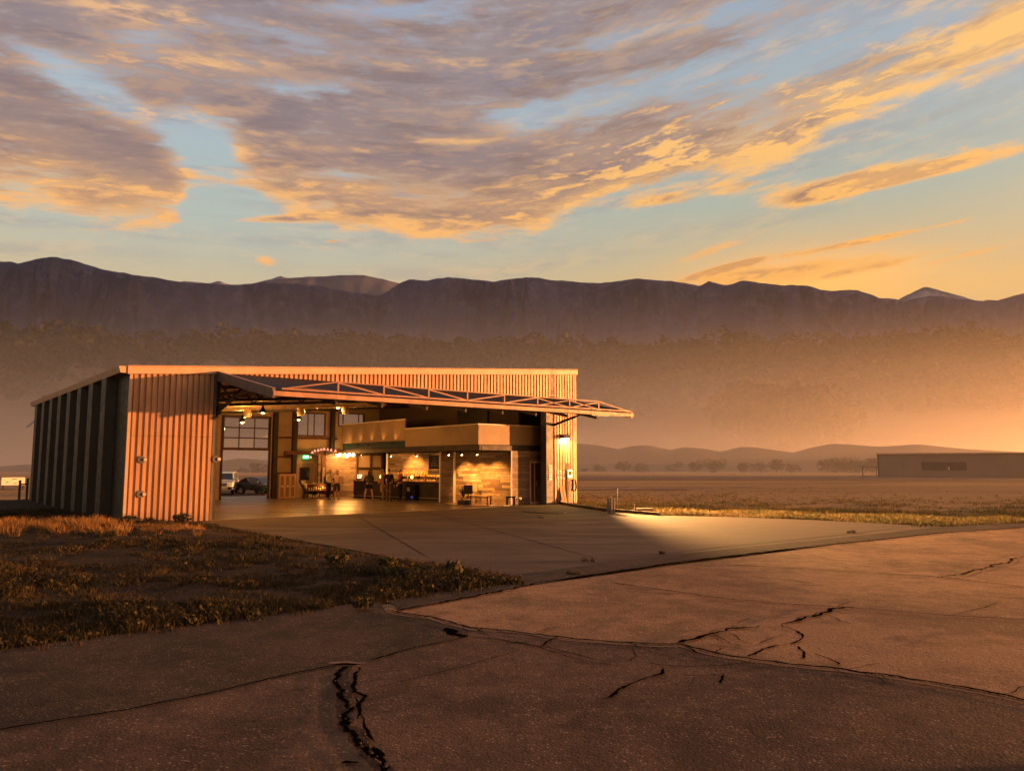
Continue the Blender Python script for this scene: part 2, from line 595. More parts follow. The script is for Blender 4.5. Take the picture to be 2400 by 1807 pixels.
M['field'] = ground_mat('stubble_field', (0.27, 0.155, 0.070), (0.44, 0.26, 0.115), (0.20, 0.15, 0.055), 0.035, (0.25, 1.0, 1), 0.95, 0.7, 0.15, 1.6)
M['soil'] = ground_mat('dry_soil', (0.028, 0.018, 0.011), (0.06, 0.036, 0.02), (0.015, 0.011, 0.007), 0.8, (1, 1, 1), 0.95, 0.9, 0.05, 9)
M['hill'] = ground_mat('hill_scrub', (0.085, 0.06, 0.05), (0.13, 0.085, 0.06), None, 0.03, (1, 1, 1), 0.95, 0.3, 2.0, 0.2)
M['mountain'] = ground_mat('haze_blue_forest', (0.012, 0.020, 0.070), (0.038, 0.050, 0.135), (0.080, 0.088, 0.17), 0.006, (1, 1, 1), 0.95, 0.5, 8.0, 0.035)  # blue of distant haze and a hint of fold shading are in this colour
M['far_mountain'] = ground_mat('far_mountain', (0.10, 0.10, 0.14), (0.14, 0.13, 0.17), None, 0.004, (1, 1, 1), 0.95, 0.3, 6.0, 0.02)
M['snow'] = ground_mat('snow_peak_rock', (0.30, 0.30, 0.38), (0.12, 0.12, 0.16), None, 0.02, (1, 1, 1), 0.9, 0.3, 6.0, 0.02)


# ================================================================== terrain
def smooth(t):
    t = np.clip(t, 0, 1)
    return t * t * (3 - 2 * t)


def tz(x, y):
    """height of the land: level in front, about 0.45 m lower behind the hangar"""
    v = (x - LX) * VD[0] + (y - LY) * VD[1]
    return -0.45 * smooth((v - 9.0) / 7.0)


def fbm(x, y, scale, seed=0.0, octv=5):
    out = np.zeros(np.broadcast(x, y).shape)
    xf, yf = np.broadcast_arrays(np.asarray(x, float), np.asarray(y, float))
    for i in np.ndindex(out.shape):
        out[i] = mnoise.fractal(Vector((xf[i] * scale, yf[i] * scale, seed)), 0.55, 2.1, octv)
    return out


gx = np.concatenate([-np.geomspace(3200, 42, 36), np.linspace(-40, 60, 81), np.geomspace(62, 3200, 36)])
gy = np.concatenate([np.linspace(-90, -12, 10), np.linspace(-10, 90, 81), np.geomspace(92, 3000, 50)])
GX, GY = np.meshgrid(gx, gy)
GZ = tz(GX, GY) - 0.035
gv = np.stack([GX, GY, GZ], -1).reshape(-1, 3)
nx, ny = len(gx), len(gy)
idx = np.arange(nx * ny).reshape(ny, nx)
gf = np.stack([idx[:-1, :-1], idx[:-1, 1:], idx[1:, 1:], idx[1:, :-1]], -1).reshape(-1, 4)
structure(mesh_obj('ground', gv, gf, M['field'], smooth=True))


def ridge(name, px, dist, depth, mt, x0, x1, nxs=240, nys=18, rough=0.0, rs=0.01, seed=1.0, face=0.6, extra=None, crest_noise=0.0, base=-3.0):
    """a range of hills whose crest has the given outline at the given distance"""
    P = [at_dist(a, b, max(dist, 0.893 * dist / math.cos(R(azel(a, b)[0])))) for a, b in px]
    if extra:
        P += extra
    P.sort()
    xs = np.linspace(x0, x1, nxs)
    hz = np.interp(xs, [q[0] for q in P], [q[2] for q in P])
    hz = hz + crest_noise * fbm(xs, xs * 0, rs * 6, seed + 5, 4)
    yc = np.sqrt(np.maximum(dist ** 2 - np.minimum(np.abs(xs), dist * 0.45) ** 2, 1))
    ts = np.linspace(-1, 1, nys)
    X = np.repeat(xs[None], nys, 0)
    Y = yc[None] + np.where(ts[:, None] < 0, ts[:, None] * depth * face, ts[:, None] * depth * (1 - face))
    prof = 1 - np.abs(ts) ** 1.25
    prof = prof[:, None]
    nz = fbm(X, Y, rs, seed, 6) * rough
    cap = np.minimum(0.35 + 0.65 * np.maximum(prof, 0) ** 0.6, np.where(ts[:, None] < 0, Y / yc[None] - 0.004 * (ts[:, None] < 0), 1.0))
    Z = base + (hz[None] - base) * np.clip(prof + nz * np.minimum(1 - prof, 0.45) * np.sqrt(np.maximum(prof, 0)) * 2.0, 0, cap)
    X = X * (Y / yc[None])
    v = np.stack([X, Y, Z], -1).reshape(-1, 3)
    idx = np.arange(nxs * nys).reshape(nys, nxs)
    f = np.stack([idx[:-1, :-1], idx[:-1, 1:], idx[1:, 1:], idx[1:, :-1]], -1).reshape(-1, 4)
    return structure(mesh_obj(name, v, f, mt, smooth=True)), (xs, hz, yc)


low_px = [(-300, 1085), (0, 1093), (60, 1088), (200, 1090), (480, 1086), (560, 1074), (640, 1080), (900, 1062), (1200, 1045), (1345, 1039),
          (1400, 1043), (1450, 1053), (1480, 1045), (1520, 1043), (1570, 1055), (1600, 1048), (1650, 1051), (1690, 1059), (1730, 1048), (1762, 1047),
          (1830, 1057), (1860, 1061), (1900, 1049), (1950, 1040), (2000, 1042), (2060, 1047), (2150, 1041), (2260, 1052), (2400, 1060), (2800, 1075)]
ridge('low_hills', low_px, 300, 100, M['hill'], -320, 330, 260, 15, 0.35, 0.016, 2.0)

wood_px = [(-300, 800), (0, 790), (130, 790), (250, 800), (330, 805), (420, 803), (560, 795), (690, 800), (900, 805), (1100, 812), (1250, 806), (1300, 820),
           (1340, 815), (1500, 828), (1640, 810), (1700, 800), (1780, 805), (1860, 820), (1950, 812), (2050, 800), (2200, 798), (2400, 800), (2800, 805)]
wood_hill, wood_c = ridge('wooded_hill', [(a, b + 16) for a, b in wood_px], 760, 300, M['hill'], -760, 640, 160, 21, 0.3, 0.006, 3.0, face=0.55, crest_noise=2.0)

mtn_px = [(-400, 660), (-150, 640), (0, 612), (40, 618), (90, 606), (130, 602), (180, 612), (240, 632), (300, 642), (380, 655), (450, 663), (560, 668), (620, 662), (700, 664),
          (760, 672), (830, 685), (890, 692), (930, 668), (960, 655), (1000, 657), (1050, 650), (1110, 655), (1160, 660), (1230, 649), (1290, 656), (1400, 664),
          (1500, 653), (1590, 661), (1640, 670), (1660, 658), (1700, 670), (1740, 658), (1830, 668), (1880, 669), (1950, 682), (2010, 680), (2060, 698), (2120, 705),
          (2180, 692), (2230, 698), (2300, 705), (2340, 703), (2400, 688), (2600, 690)]
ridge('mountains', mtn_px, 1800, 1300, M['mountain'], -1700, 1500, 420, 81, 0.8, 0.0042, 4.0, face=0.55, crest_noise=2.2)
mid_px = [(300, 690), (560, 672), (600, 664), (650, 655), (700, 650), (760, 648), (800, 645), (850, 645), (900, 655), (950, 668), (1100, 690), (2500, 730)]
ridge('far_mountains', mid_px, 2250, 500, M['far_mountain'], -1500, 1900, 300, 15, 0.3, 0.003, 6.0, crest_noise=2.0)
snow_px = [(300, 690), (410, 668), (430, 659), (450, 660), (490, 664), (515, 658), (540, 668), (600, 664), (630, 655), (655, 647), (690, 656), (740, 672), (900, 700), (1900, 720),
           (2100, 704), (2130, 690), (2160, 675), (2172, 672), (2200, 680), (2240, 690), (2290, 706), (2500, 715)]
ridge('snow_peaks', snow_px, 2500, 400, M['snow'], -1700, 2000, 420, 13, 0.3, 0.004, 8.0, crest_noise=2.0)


# unseen ridge, added to the right to keep low sun off the far slopes
sx_, sy_ = np.meshgrid(np.linspace(1480, 2150, 40), np.linspace(1020, 2500, 70))
bell = np.exp(-((sx_ - 1830) / 170) ** 2) * smooth((sy_ - 1020) / 160) * smooth((2500 - sy_) / 260)
sz_ = -4 + bell * (640 + 60 * fbm(sx_, sy_, 0.006, 14.0, 5))
si = np.arange(sx_.size).reshape(sx_.shape)
structure(mesh_obj('added_shade_ridge', np.stack([sx_, sy_, sz_], -1).reshape(-1, 3), np.stack([si[:-1, :-1], si[:-1, 1:], si[1:, 1:], si[1:, :-1]], -1).reshape(-1, 4), M['mountain'], smooth=True))


# ------------------------------------------------------------------ wood on the slope beyond the field (nobody could count it)
def leaf_cloud(centres, radii, per, size, seed, squash=0.85):
    """leaf-clump quads spread through many crowns; returns vertices and faces"""
    g = np.random.default_rng(seed)
    N = len(centres) * per
    d = g.normal(size=(N, 3))
    d /= np.linalg.norm(d, axis=1)[:, None]
    rad = g.uniform(0.55, 1.05, N) ** 0.6
    cid = np.repeat(np.arange(len(centres)), per)
    off = d * rad[:, None] * np.asarray(radii)[cid][:, None]
    off[:, 2] *= squash
    c = np.asarray(centres)[cid] + off
    nrm = d + g.normal(size=(N, 3)) * 0.6
    nrm /= np.linalg.norm(nrm, axis=1)[:, None]
    t = np.cross(nrm, g.normal(size=(N, 3)))
    t /= np.linalg.norm(t, axis=1)[:, None] + 1e-9
    b = np.cross(nrm, t)
    s = (size * g.uniform(0.6, 1.4, N))[:, None]
    q = np.stack([c - t * s - b * s * 0.6, c + t * s * 0.3 - b * s, c + t * s + b * s * 0.5, c - t * s * 0.2 + b * s], 1)
    return q.reshape(-1, 3), np.arange(N * 4).reshape(-1, 4)


def leaf_mat(name, c0, c1, s=0.1, isl=0.5):
    m = bpy.data.materials.new(name)
    m.use_nodes = True
    nt = m.node_tree
    b = nt.nodes['Principled BSDF']
    n = Nd(nt)
    geo = n.new('ShaderNodeNewGeometry')
    f = n.noise(geo.outputs['Position'], s, 3, 0.6)
    col = n.mix(n.sstep(f, 0.35, 0.65), c0, c1)
    col = n.mix(n.mul(geo.outputs['Random Per Island'], isl), col, tuple(c * 0.5 for c in c0))
    n.link(col, b.inputs['Base Color'])
    b.inputs['Roughness'].default_value = 0.8
    b.inputs['Specular IOR Level'].default_value = 0.1
    return m


M['wood_leaf'] = leaf_mat('woodland_leaf', (0.010, 0.014, 0.005), (0.028, 0.033, 0.011), 0.11, 0.12)
xs, hz, yc = wood_c
cen, rad = [], []
g = np.random.default_rng(11)
for row in range(9):
    t = row / 8.0                       # 0 at the crest, further down the near slope
    step = 13.0
    x = -600.0
    while x < 640:
        X = x + g.uniform(-3, 3)
        h0 = np.interp(X, xs, hz)
        y0 = np.interp(X, xs, yc)
        ty = t * 0.62
        pz = 1 - ty ** 1.25
        r = g.uniform(6.5, 14.5) * (1.25 if g.random() < 0.12 else 1.0)
        cen.append((X, y0 - ty * 300 * 0.55 + g.uniform(-5, 5), -3 + (h0 + 3) * pz + r * 0.45))
        rad.append(r)
        x += step * g.uniform(0.6, 1.3)
wv, wf = leaf_cloud(cen, rad, 84, 2.3, 12, 1.05)
tag(mesh_obj('wood', wv, wf, M['wood_leaf']), kind='stuff')

# ------------------------------------------------------------------ air
def volume_mat(name, col, dens, aniso, expr=None):
    m = bpy.data.materials.new(name)
    m.use_nodes = True
    nt = m.node_tree
    nt.nodes.clear()
    n = Nd(nt)
    pv = n.new('ShaderNodeVolumePrincipled')
    pv.inputs['Color'].default_value = (*col, 1)
    pv.inputs['Anisotropy'].default_value = aniso
    pv.inputs['Density'].default_value = dens
    if expr:
        n.put(pv.inputs['Density'], expr(n))
    o = n.new('ShaderNodeOutputMaterial')
    n.link(pv.outputs[0], o.inputs['Volume'])
    return m


hz_o = MB().box(-2950, 2950, -88, 2950, -3.9, 760).build('haze', volume_mat('haze_air', (0.58, 0.72, 1.0), 0.35e-4, 0.2))
hz_o['kind'] = 'stuff'


def mist_density(n):
    geo = n.new('ShaderNodeNewGeometry').outputs['Position']
    x, y, z = n.sep(geo)
    h = n.m('POWER', 2.718, n.mul(z, -1 / 30.0))
    top = n.sstep(z, 112, 45)
    deep = n.sstep(y, 320, 430)
    near = n.sstep(y, 85, 190)
    wisp = n.sstep(n.noise(n.comb(n.mul(x, 0.004), n.mul(y, 0.01), n.mul(z, 0.04)), 1.0, 3), 0.25, 0.75, 0.7, 1.3)
    return n.mul(n.add(n.mul(n.add(n.mul(h, 0.0050), n.mul(top, 0.00035)), deep), n.mul(n.m('POWER', 2.718, n.mul(z, -1 / 13.0)), n.mul(near, 0.0040))), wisp)


ms = MB().prism([(-160, 84), (84, 84), (535, 700), (-640, 700)], lambda p, q, a: (p, q, a), -2, 114).build('mist', volume_mat('mist_bank', (1.0, 0.97, 0.92), 0.01, 0.58, mist_density))
ms['kind'] = 'stuff'


def valley_density(n):
    x, y, z = n.sep(n.new('ShaderNodeNewGeometry').outputs['Position'])
    return n.mul(n.mul(n.m('POWER', 2.718, n.mul(z, -1 / 85.0)), 0.0024), n.mul(n.sstep(y, 900, 1060), n.sstep(z, 330, 200)))


ms = MB().box(-1250, 1250, 890, 1480, -2, 335).build('valley_mist', volume_mat('valley_mist_air', (0.60, 0.71, 1.0), 0.001, 0.2, valley_density))
ms['kind'] = 'stuff'

# ================================================================== paving
def sheet(name, poly, z, mt, thick=0.0, jit=0.0, seed=0, step=0.35):
    """flat sheet over a polygon (list of x, y); jit roughens its outline"""
    g = np.random.default_rng(seed)
    pts = []
    for i, a in enumerate(poly):
        b = poly[(i + 1) % len(poly)]
        L = math.hypot(b[0] - a[0], b[1] - a[1])
        k = max(1, int(L / step)) if jit and L < 90 else 1
        for j in range(k):
            t = j / k
            jx, jy = (g.normal(0, jit, 2) if j else (0, 0))
            pts.append((a[0] + (b[0] - a[0]) * t + jx, a[1] + (b[1] - a[1]) * t + jy))
    bm = bmesh.new()
    vs = [bm.verts.new((*p, z)) for p in pts]
    bm.faces.new(vs)
    if thick:
        r = bmesh.ops.extrude_face_region(bm, geom=list(bm.faces))
        for q in r['geom']:
            if isinstance(q, bmesh.types.BMVert):
                q.co.z -= thick
    bmesh.ops.triangulate(bm, faces=[f for f in bm.faces if len(f.verts) > 4])
    bmesh.ops.recalc_face_normals(bm, faces=bm.faces)
    me = bpy.data.meshes.new(name)
    bm.to_mesh(me)
    bm.free()
    me.materials.append(mt)
    o = bpy.data.objects.new(name, me)
    C.objects.link(o)
    if me.polygons and max(me.polygons, key=lambda p: p.area).normal.z < 0 and not thick:
        me.flip_normals()
    return structure(o)


def asphalt(name, c0, c1, speck, s=1.0):
    """old rolled paving: blotches, coarse pebbles with relief, pale stone chips"""
    m = bpy.data.materials.new(name)
    m.use_nodes = True
    nt = m.node_tree
    b = nt.nodes['Principled BSDF']
    n = Nd(nt)
    geo = n.new('ShaderNodeNewGeometry').outputs['Position']
    big = n.noise(geo, 0.35, 5, 0.6, 0.6)
    midn = n.noise(geo, 2.6, 6, 0.65)
    col = n.mix(n.sstep(n.add(n.mul(big, 0.65), n.mul(midn, 0.35)), 0.40, 0.60), c0, c1)
    stain = n.sstep(n.noise(geo, 0.8, 4, 0.55, 1.5), 0.56, 0.70)
    col = n.mix(n.mul(stain, 0.55), col, tuple(c * 0.5 for c in c0))
    vo = n.new('ShaderNodeTexVoronoi')
    vo.inputs['Scale'].default_value = 42.0 * s
    n.link(geo, vo.inputs['Vector'])
    rnd = n.sep(vo.outputs['Color'])[0]
    chip = n.mul(n.m('GREATER_THAN', rnd, 0.86), n.m('LESS_THAN', vo.outputs['Distance'], 0.42))
    col = n.mix(n.mul(chip, n.sstep(midn, 0.35, 0.6)), col, speck)
    dk = n.sstep(n.noise(geo, 16.0 * s, 5, 0.75), 0.52, 0.68)
    col = n.mix(n.mul(dk, 0.75), col, tuple(c * 0.35 for c in c0))
    n.link(col, b.inputs['Base Color'])
    b.inputs['Roughness'].default_value = 0.85
    b.inputs['Specular IOR Level'].default_value = 0.2
    hgt = n.add(n.mul(n.sub(0.6, vo.outputs['Distance']), 0.5), n.mul(n.noise(geo, 11.0 * s, 6, 0.75), 1.2))
    bp = n.new('ShaderNodeBump')
    bp.inputs['Strength'].default_value = 0.95
    bp.inputs['Distance'].default_value = 0.018
    n.link(hgt, bp.inputs['Height'])
    bp2 = n.new('ShaderNodeBump')
    bp2.inputs['Strength'].default_value = 0.5
    bp2.inputs['Distance'].default_value = 0.05
    n.link(n.noise(geo, 1.4, 4, 0.55), bp2.inputs['Height'])
    n.link(bp.outputs[0], bp2.inputs['Normal'])
    n.link(bp2.outputs[0], b.inputs['Normal'])
    return m


def concrete(name, c0, c1, rough=0.8, bump=0.25, stain=0.5):
    m = bpy.data.materials.new(name)
    m.use_nodes = True
    nt = m.node_tree
    b = nt.nodes['Principled BSDF']
    n = Nd(nt)
    geo = n.new('ShaderNodeNewGeometry').outputs['Position']
    mp = n.new('ShaderNodeMapping')
    mp.inputs['Rotation'].default_value = (0, 0, -TH)
    mp.inputs['Scale'].default_value = (0.35, 1.0, 1.0)
    n.link(geo, mp.inputs[0])
    a = n.noise(mp.outputs[0], 0.7, 7, 0.62, 0.5)
    col = n.mix(n.sstep(a, 0.34, 0.66), c0, c1)
    st = n.sstep(n.noise(mp.outputs[0], 2.4, 6, 0.7, 1.2), 0.55, 0.75)
    col = n.mix(n.mul(st, stain), col, tuple(c * 0.55 for c in c0))
    n.link(col, b.inputs['Base Color'])
    n.link(n.sstep(a, 0.3, 0.7, rough + 0.08, rough - 0.08), b.inputs['Roughness'])
    b.inputs['Specular IOR Level'].default_value = 0.35
    bp = n.new('ShaderNodeBump')
    bp.inputs['Strength'].default_value = bump
    bp.inputs['Distance'].default_value = 0.01
    n.link(n.noise(geo, 9.0, 6, 0.7), bp.inputs['Height'])
    n.link(bp.outputs[0], b.inputs['Normal'])
    return m


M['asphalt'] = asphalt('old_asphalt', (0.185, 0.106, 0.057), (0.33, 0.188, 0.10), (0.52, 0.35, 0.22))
M['asphalt_near'] = asphalt('near_shade_asphalt', (0.056, 0.033, 0.022), (0.122, 0.070, 0.045), (0.30, 0.20, 0.135), 1.0)  # shade of the near foreground is put into this darker colour
M['asphalt_left'] = asphalt('left_shade_asphalt', (0.028, 0.017, 0.012), (0.064, 0.038, 0.025), (0.26, 0.18, 0.12), 1.1)  # darkest tone: shade over the left foreground is put into the colour
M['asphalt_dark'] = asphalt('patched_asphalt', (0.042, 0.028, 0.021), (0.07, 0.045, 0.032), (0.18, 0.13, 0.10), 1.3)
M['concrete'] = concrete('apron_concrete', (0.062, 0.036, 0.021), (0.110, 0.064, 0.036), 0.8)
M['floor'] = concrete('polished_floor', (0.12, 0.09, 0.065), (0.18, 0.135, 0.095), 0.34, 0.06, 0.3)
M['crack'] = mat('crack_fill', (0.005, 0.004, 0.0035), 1.0, spec=0.0)
M['gap'] = asphalt('crumbled_gap', (0.014, 0.009, 0.007), (0.034, 0.021, 0.015), (0.10, 0.065, 0.045), 0.6)
M['joint'] = mat('joint_seal', (0.028, 0.020, 0.015), 0.95, spec=0.0)
M['lip'] = mat('crack_lip', (0.20, 0.125, 0.09), 0.9)

verge_px = [(1304, 1180), (1345, 1188), (1420, 1199), (1545, 1208), (1700, 1211), (1900, 1218), (2050, 1226), (2190, 1233)]
verge = [gp(*q)[:2] for q in verge_px]
# runway: wide old paving along the front
run_poly = [W(-70, -18.35)[:2], W(-70, -75)[:2], W(150, -75)[:2], W(150, -18.9)[:2], W(26, -18.9)[:2]]
sheet('runway', run_poly, 0.0, M['asphalt'], jit=0.03, seed=3)
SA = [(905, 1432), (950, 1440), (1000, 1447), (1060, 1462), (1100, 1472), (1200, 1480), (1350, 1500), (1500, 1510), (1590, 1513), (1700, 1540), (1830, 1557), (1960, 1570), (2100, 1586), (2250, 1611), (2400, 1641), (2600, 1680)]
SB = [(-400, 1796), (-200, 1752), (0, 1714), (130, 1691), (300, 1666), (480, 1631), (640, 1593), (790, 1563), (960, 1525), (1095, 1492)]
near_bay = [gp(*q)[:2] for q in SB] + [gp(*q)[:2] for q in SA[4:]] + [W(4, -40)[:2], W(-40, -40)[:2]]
sheet('runway_near_shade_bay', near_bay, 0.005, M['asphalt_near'], jit=0.004, seed=13)
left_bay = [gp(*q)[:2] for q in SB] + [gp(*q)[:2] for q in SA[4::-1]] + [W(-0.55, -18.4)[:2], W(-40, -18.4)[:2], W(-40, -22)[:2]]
sheet('runway_left_shade_bay', left_bay, 0.005, M['asphalt_left'], jit=0.004, seed=14)
# darker strip of patched asphalt between runway and apron
strip_px = [(905, 1408), (1000, 1392), (1200, 1352), (1345, 1330), (1530, 1306), (1700, 1288), (1900, 1268), (2050, 1252), (2200, 1236), (2400, 1224),
            (2400, 1236), (2200, 1250), (2050, 1266), (1900, 1282), (1700, 1304), (1530, 1326), (1345, 1354), (1200, 1380), (1000, 1420), (930, 1432)]
sheet('patched_strip', [gp(*q)[:2] for q in strip_px], 0.010, M['asphalt_dark'], jit=0.035, seed=4, step=0.3)
ap_poly = [W(2.4, -0.05)[:2], W(2.4, -18.1)[:2]] + [gp(*q)[:2] for q in ((1345, 1330), (1530, 1306), (1700, 1288), (1900, 1268), (2050, 1252), (2200, 1236))] + verge[::-1]
sheet('apron', ap_poly, 0.0, M['concrete'], jit=0.02, seed=5)
sheet('hangar_floor', [W(0.12, 0.0)[:2], W(21.6, 0.0)[:2], W(21.6, 20.1)[:2], W(0.12, 20.1)[:2]], 0.004, M['floor'], thick=0.5)
# parking ground behind the hangar
sheet('parking_pad', [W(2, 20.4)[:2], W(18, 16.4)[:2], W(30, 40)[:2], W(10, 46)[:2]], -0.44, M['asphalt_dark'])
# taxiways across the field
for nm, y0, y1, c in (('taxiway', 72.0, 82.0, 0), ('far_taxiway', 118.0, 150.0, 1)):
    sheet(nm, [(-300, y0 + 6), (500, y0 - 4), (500, y1 - 4), (-300, y1 + 6)], -0.44, M['asphalt'] if c == 0 else M['asphalt'])


def ribbon(mb, px, w, seed=0, z=0.016, jit=0.6, step=0.045, taper=True):
    """an irregular strip along a line on the paving"""
    g = np.random.default_rng(seed)
    P = [np.array(gp(*q)[:2]) for q in px]
    pts, ws = [], []
    tot = sum(np.linalg.norm(b - a) for a, b in zip(P, P[1:]))
    run = 0
    wob, slow, wd = np.zeros(2), np.zeros(2), 1.0
    for a, b in zip(P, P[1:]):
        L = np.linalg.norm(b - a)
        st = max(step, L / 60)
        k = max(1, int(L / st))
        for j in range(k):
            t = j / k
            s = (run + L * t) / tot
            slow = 0.86 * slow + g.normal(0, w * 0.42, 2) * jit
            wob = slow + 0.35 * wob + g.normal(0, w * 0.26, 2) * jit
            wd = 0.65 * wd + 0.35 * g.uniform(1 - jit * 1.7, 1 + jit * 1.7)
            pts.append(a + (b - a) * t + wob)
            e = min(s, 1 - s) * 6 if taper else 1
            ws.append(w * 1.0 * min(1, 0.35 + e) * wd)
        run += L
    pts.append(P[-1])
    ws.append(w * 0.3)
    vs = []
    z = z + (seed % 4) * 0.0025
    for i, p in enumerate(pts):
        d = pts[min(i + 1, len(pts) - 1)] - pts[max(i - 1, 0)]
        d = d / (np.linalg.norm(d) + 1e-9)
        nrm = np.array([-d[1], d[0]])
        vs += [(*(p + nrm * ws[i] / 2), z), (*(p - nrm * ws[i] / 2), z)]
    mb.add(vs, [(2 * i, 2 * i + 1, 2 * i + 3, 2 * i + 2) for i in range(len(pts) - 1)])


def z3(*q): return [(1200 + a * 0.5425, 1150 + b * 0.5425) for a, b in q]
def z5(*q): return [(1200 + a * 0.5425, 1380 + b * 0.5425) for a, b in q]


ck = MB()
A = [(905, 1432), (950, 1440), (1000, 1447), (1060, 1462), (1100, 1472), (1200, 1480), (1350, 1500), (1500, 1510), (1590, 1513), (1700, 1540), (1830, 1557), (1960, 1570), (2100, 1586), (2250, 1611), (2400, 1641), (2600, 1680)]
ribbon(ck, A, 0.045, 1, taper=False, jit=0.35)
ribbon(ck, [(-200, 1752), (0, 1714), (130, 1691), (300, 1666), (480, 1631), (640, 1593), (790, 1563)], 0.03, 2, taper=False, jit=0.3)
ribbon(ck, [(850, 1555), (960, 1525), (1060, 1505), (1095, 1493)], 0.028, 3)
ribbon(ck, [(1046, 1474), (1058, 1484), (1072, 1490), (1095, 1494)], 0.12, 4, jit=0.3)
ribbon(ck, [(1095, 1494), (1180, 1504), (1290, 1520), (1400, 1548)], 0.022, 41)
ribbon(ck, [(785, 1560), (815, 1562), (845, 1560)], 0.06, 42, jit=0.3)
bc = MB()                                              # the wide broken gap: crumbled floor with a black core
ribbon(bc, [(812, 1563), (796, 1590), (800, 1620), (806, 1650), (808, 1680), (826, 1712), (850, 1745), (868, 1775), (890, 1807), (915, 1850)], 0.125, 1, taper=False, jit=0.16, step=0.03, z=0.008)
structure(bc.build('broken_gap', M['gap']))
ribbon(ck, [(815, 1564), (792, 1590), (796, 1620), (800, 1650), (802, 1680), (820, 1712), (846, 1745), (864, 1775), (886, 1807), (915, 1850)], 0.05, 5, taper=False, jit=0.5, step=0.03)
ribbon(ck, [(830, 1640), (838, 1680), (852, 1712), (876, 1745)], 0.018, 63, jit=0.6)
ribbon(ck, [(838, 1568), (828, 1596), (836, 1622), (852, 1634), (845, 1660), (838, 1690)], 0.035, 6, jit=0.5, step=0.035)
ribbon(ck, [(862, 1752), (880, 1760), (900, 1778)], 0.05, 61, jit=0.4)
ribbon(ck, [(806, 1792), (822, 1788), (840, 1793)], 0.06, 62, jit=0.4)
ribbon(ck, [(860, 1622), (950, 1600), (1100, 1562), (1215, 1530)], 0.012, 7)
ribbon(ck, [(1667, 1322), (1878, 1334), (2193, 1353), (2400, 1376), (2600, 1400)], 0.035, 8, taper=False, jit=0.35)
ribbon(ck, [(1440, 1368), (1466, 1372), (1547, 1383), (1688, 1404), (1840, 1417), (2014, 1428), (2231, 1446), (2400, 1455), (2600, 1470)], 0.035, 9, taper=False, jit=0.35)
ribbon(ck, z5((720, 240), (850, 205), (960, 180), (1070, 165)), 0.05, 10)
ribbon(ck, z5((1165, 162), (1235, 140), (1330, 115), (1400, 90), (1480, 85)), 0.055, 11)
ribbon(ck, z5((1165, 162), (1225, 185), (1255, 215), (1230, 240), (1180, 250), (1100, 265), (1010, 297)), 0.035, 12)
ribbon(ck, z5((1225, 250), (1245, 275), (1240, 310)), 0.025, 13)
ribbon(ck, z5((1300, 285), (1370, 315), (1410, 335)), 0.022, 14)
ribbon(ck, z5((655, 352), (640, 370), (560, 400), (500, 420), (440, 455), (390, 487)), 0.034, 15)
ribbon(ck, z5((915, 375), (910, 395), (905, 415)), 0.022, 16)
ribbon(ck, z5((0, 235), (120, 255), (230, 295), (350, 325), (500, 345)), 0.016, 17)
ribbon(ck, z5((200, 212), (150, 235), (125, 255)), 0.022, 18)
ribbon(ck, z5((570, 325), (650, 338), (780, 343), (900, 340), (1030, 318)), 0.014, 19)
ribbon(ck, z5((440, 255), (560, 262), (680, 300), (800, 325)), 0.011, 20)
ribbon(ck, z5((1070, 240), (1130, 215), (1190, 200)), 0.014, 21)
ribbon(ck, z5((860, 245), (940, 258), (1010, 268)), 0.014, 22)
ribbon(ck, z5((700, 380), (830, 385), (950, 368), (1130, 342)), 0.009, 23)
ribbon(ck, z5((520, 265), (535, 295), (500, 318)), 0.010, 24)
ribbon(ck, z3((1910, 540), (2030, 510), (2120, 480)), 0.016, 25)
ribbon(ck, z3((1840, 378), (1960, 362), (2060, 335), (2110, 318), (2212, 290), (2400, 240)), 0.05, 26)
ribbon(ck, [(930, 1433), (1000, 1421), (1200, 1381), (1345, 1355), (1530, 1327), (1700, 1305), (1900, 1283), (2050, 1267), (2200, 1251), (2400, 1237)], 0.05, 27, taper=False)
for i in range(34):                                    # fine crazing near the broken corner
    x, y = 1330 + 560 * random.random(), 1500 + 150 * random.random()
    L = random.uniform(14, 46)
    a = random.choice((0.1, -0.25, -0.6, 0.5)) + random.uniform(-0.2, 0.2)
    ribbon(ck, [(x, y), (x + L * 0.5, y + L * 0.5 * a * 0.5 + random.uniform(-3, 3)), (x + L, y + L * a * 0.5)], 0.007, 100 + i)
for i in range(46):                                    # branching hair cracks along the main seams
    k = random.choice((0, 0, 1, 2))
    line = (A, z5((720, 240), (850, 205), (960, 180), (1070, 165)), z5((1165, 162), (1235, 140), (1330, 115), (1400, 90)))[k]
    j = random.randrange(len(line) - 1)
    t = random.random()
    x, y = line[j][0] + (line[j + 1][0] - line[j][0]) * t, line[j][1] + (line[j + 1][1] - line[j][1]) * t
    L, sg_ = random.uniform(20, 80), random.choice((-1, 1))
    dy = sg_ * random.uniform(0.12, 0.5)
    ribbon(ck, [(x, y), (x + L * 0.4, y + L * 0.4 * dy), (x + L * 0.6, y + L * 0.75 * dy), (x + L, y + L * dy)], 0.010, 200 + i, jit=0.9)
structure(ck.build('runway_cracks', M['crack']))
rb = MB()                                              # broken bits lying in the wide crack
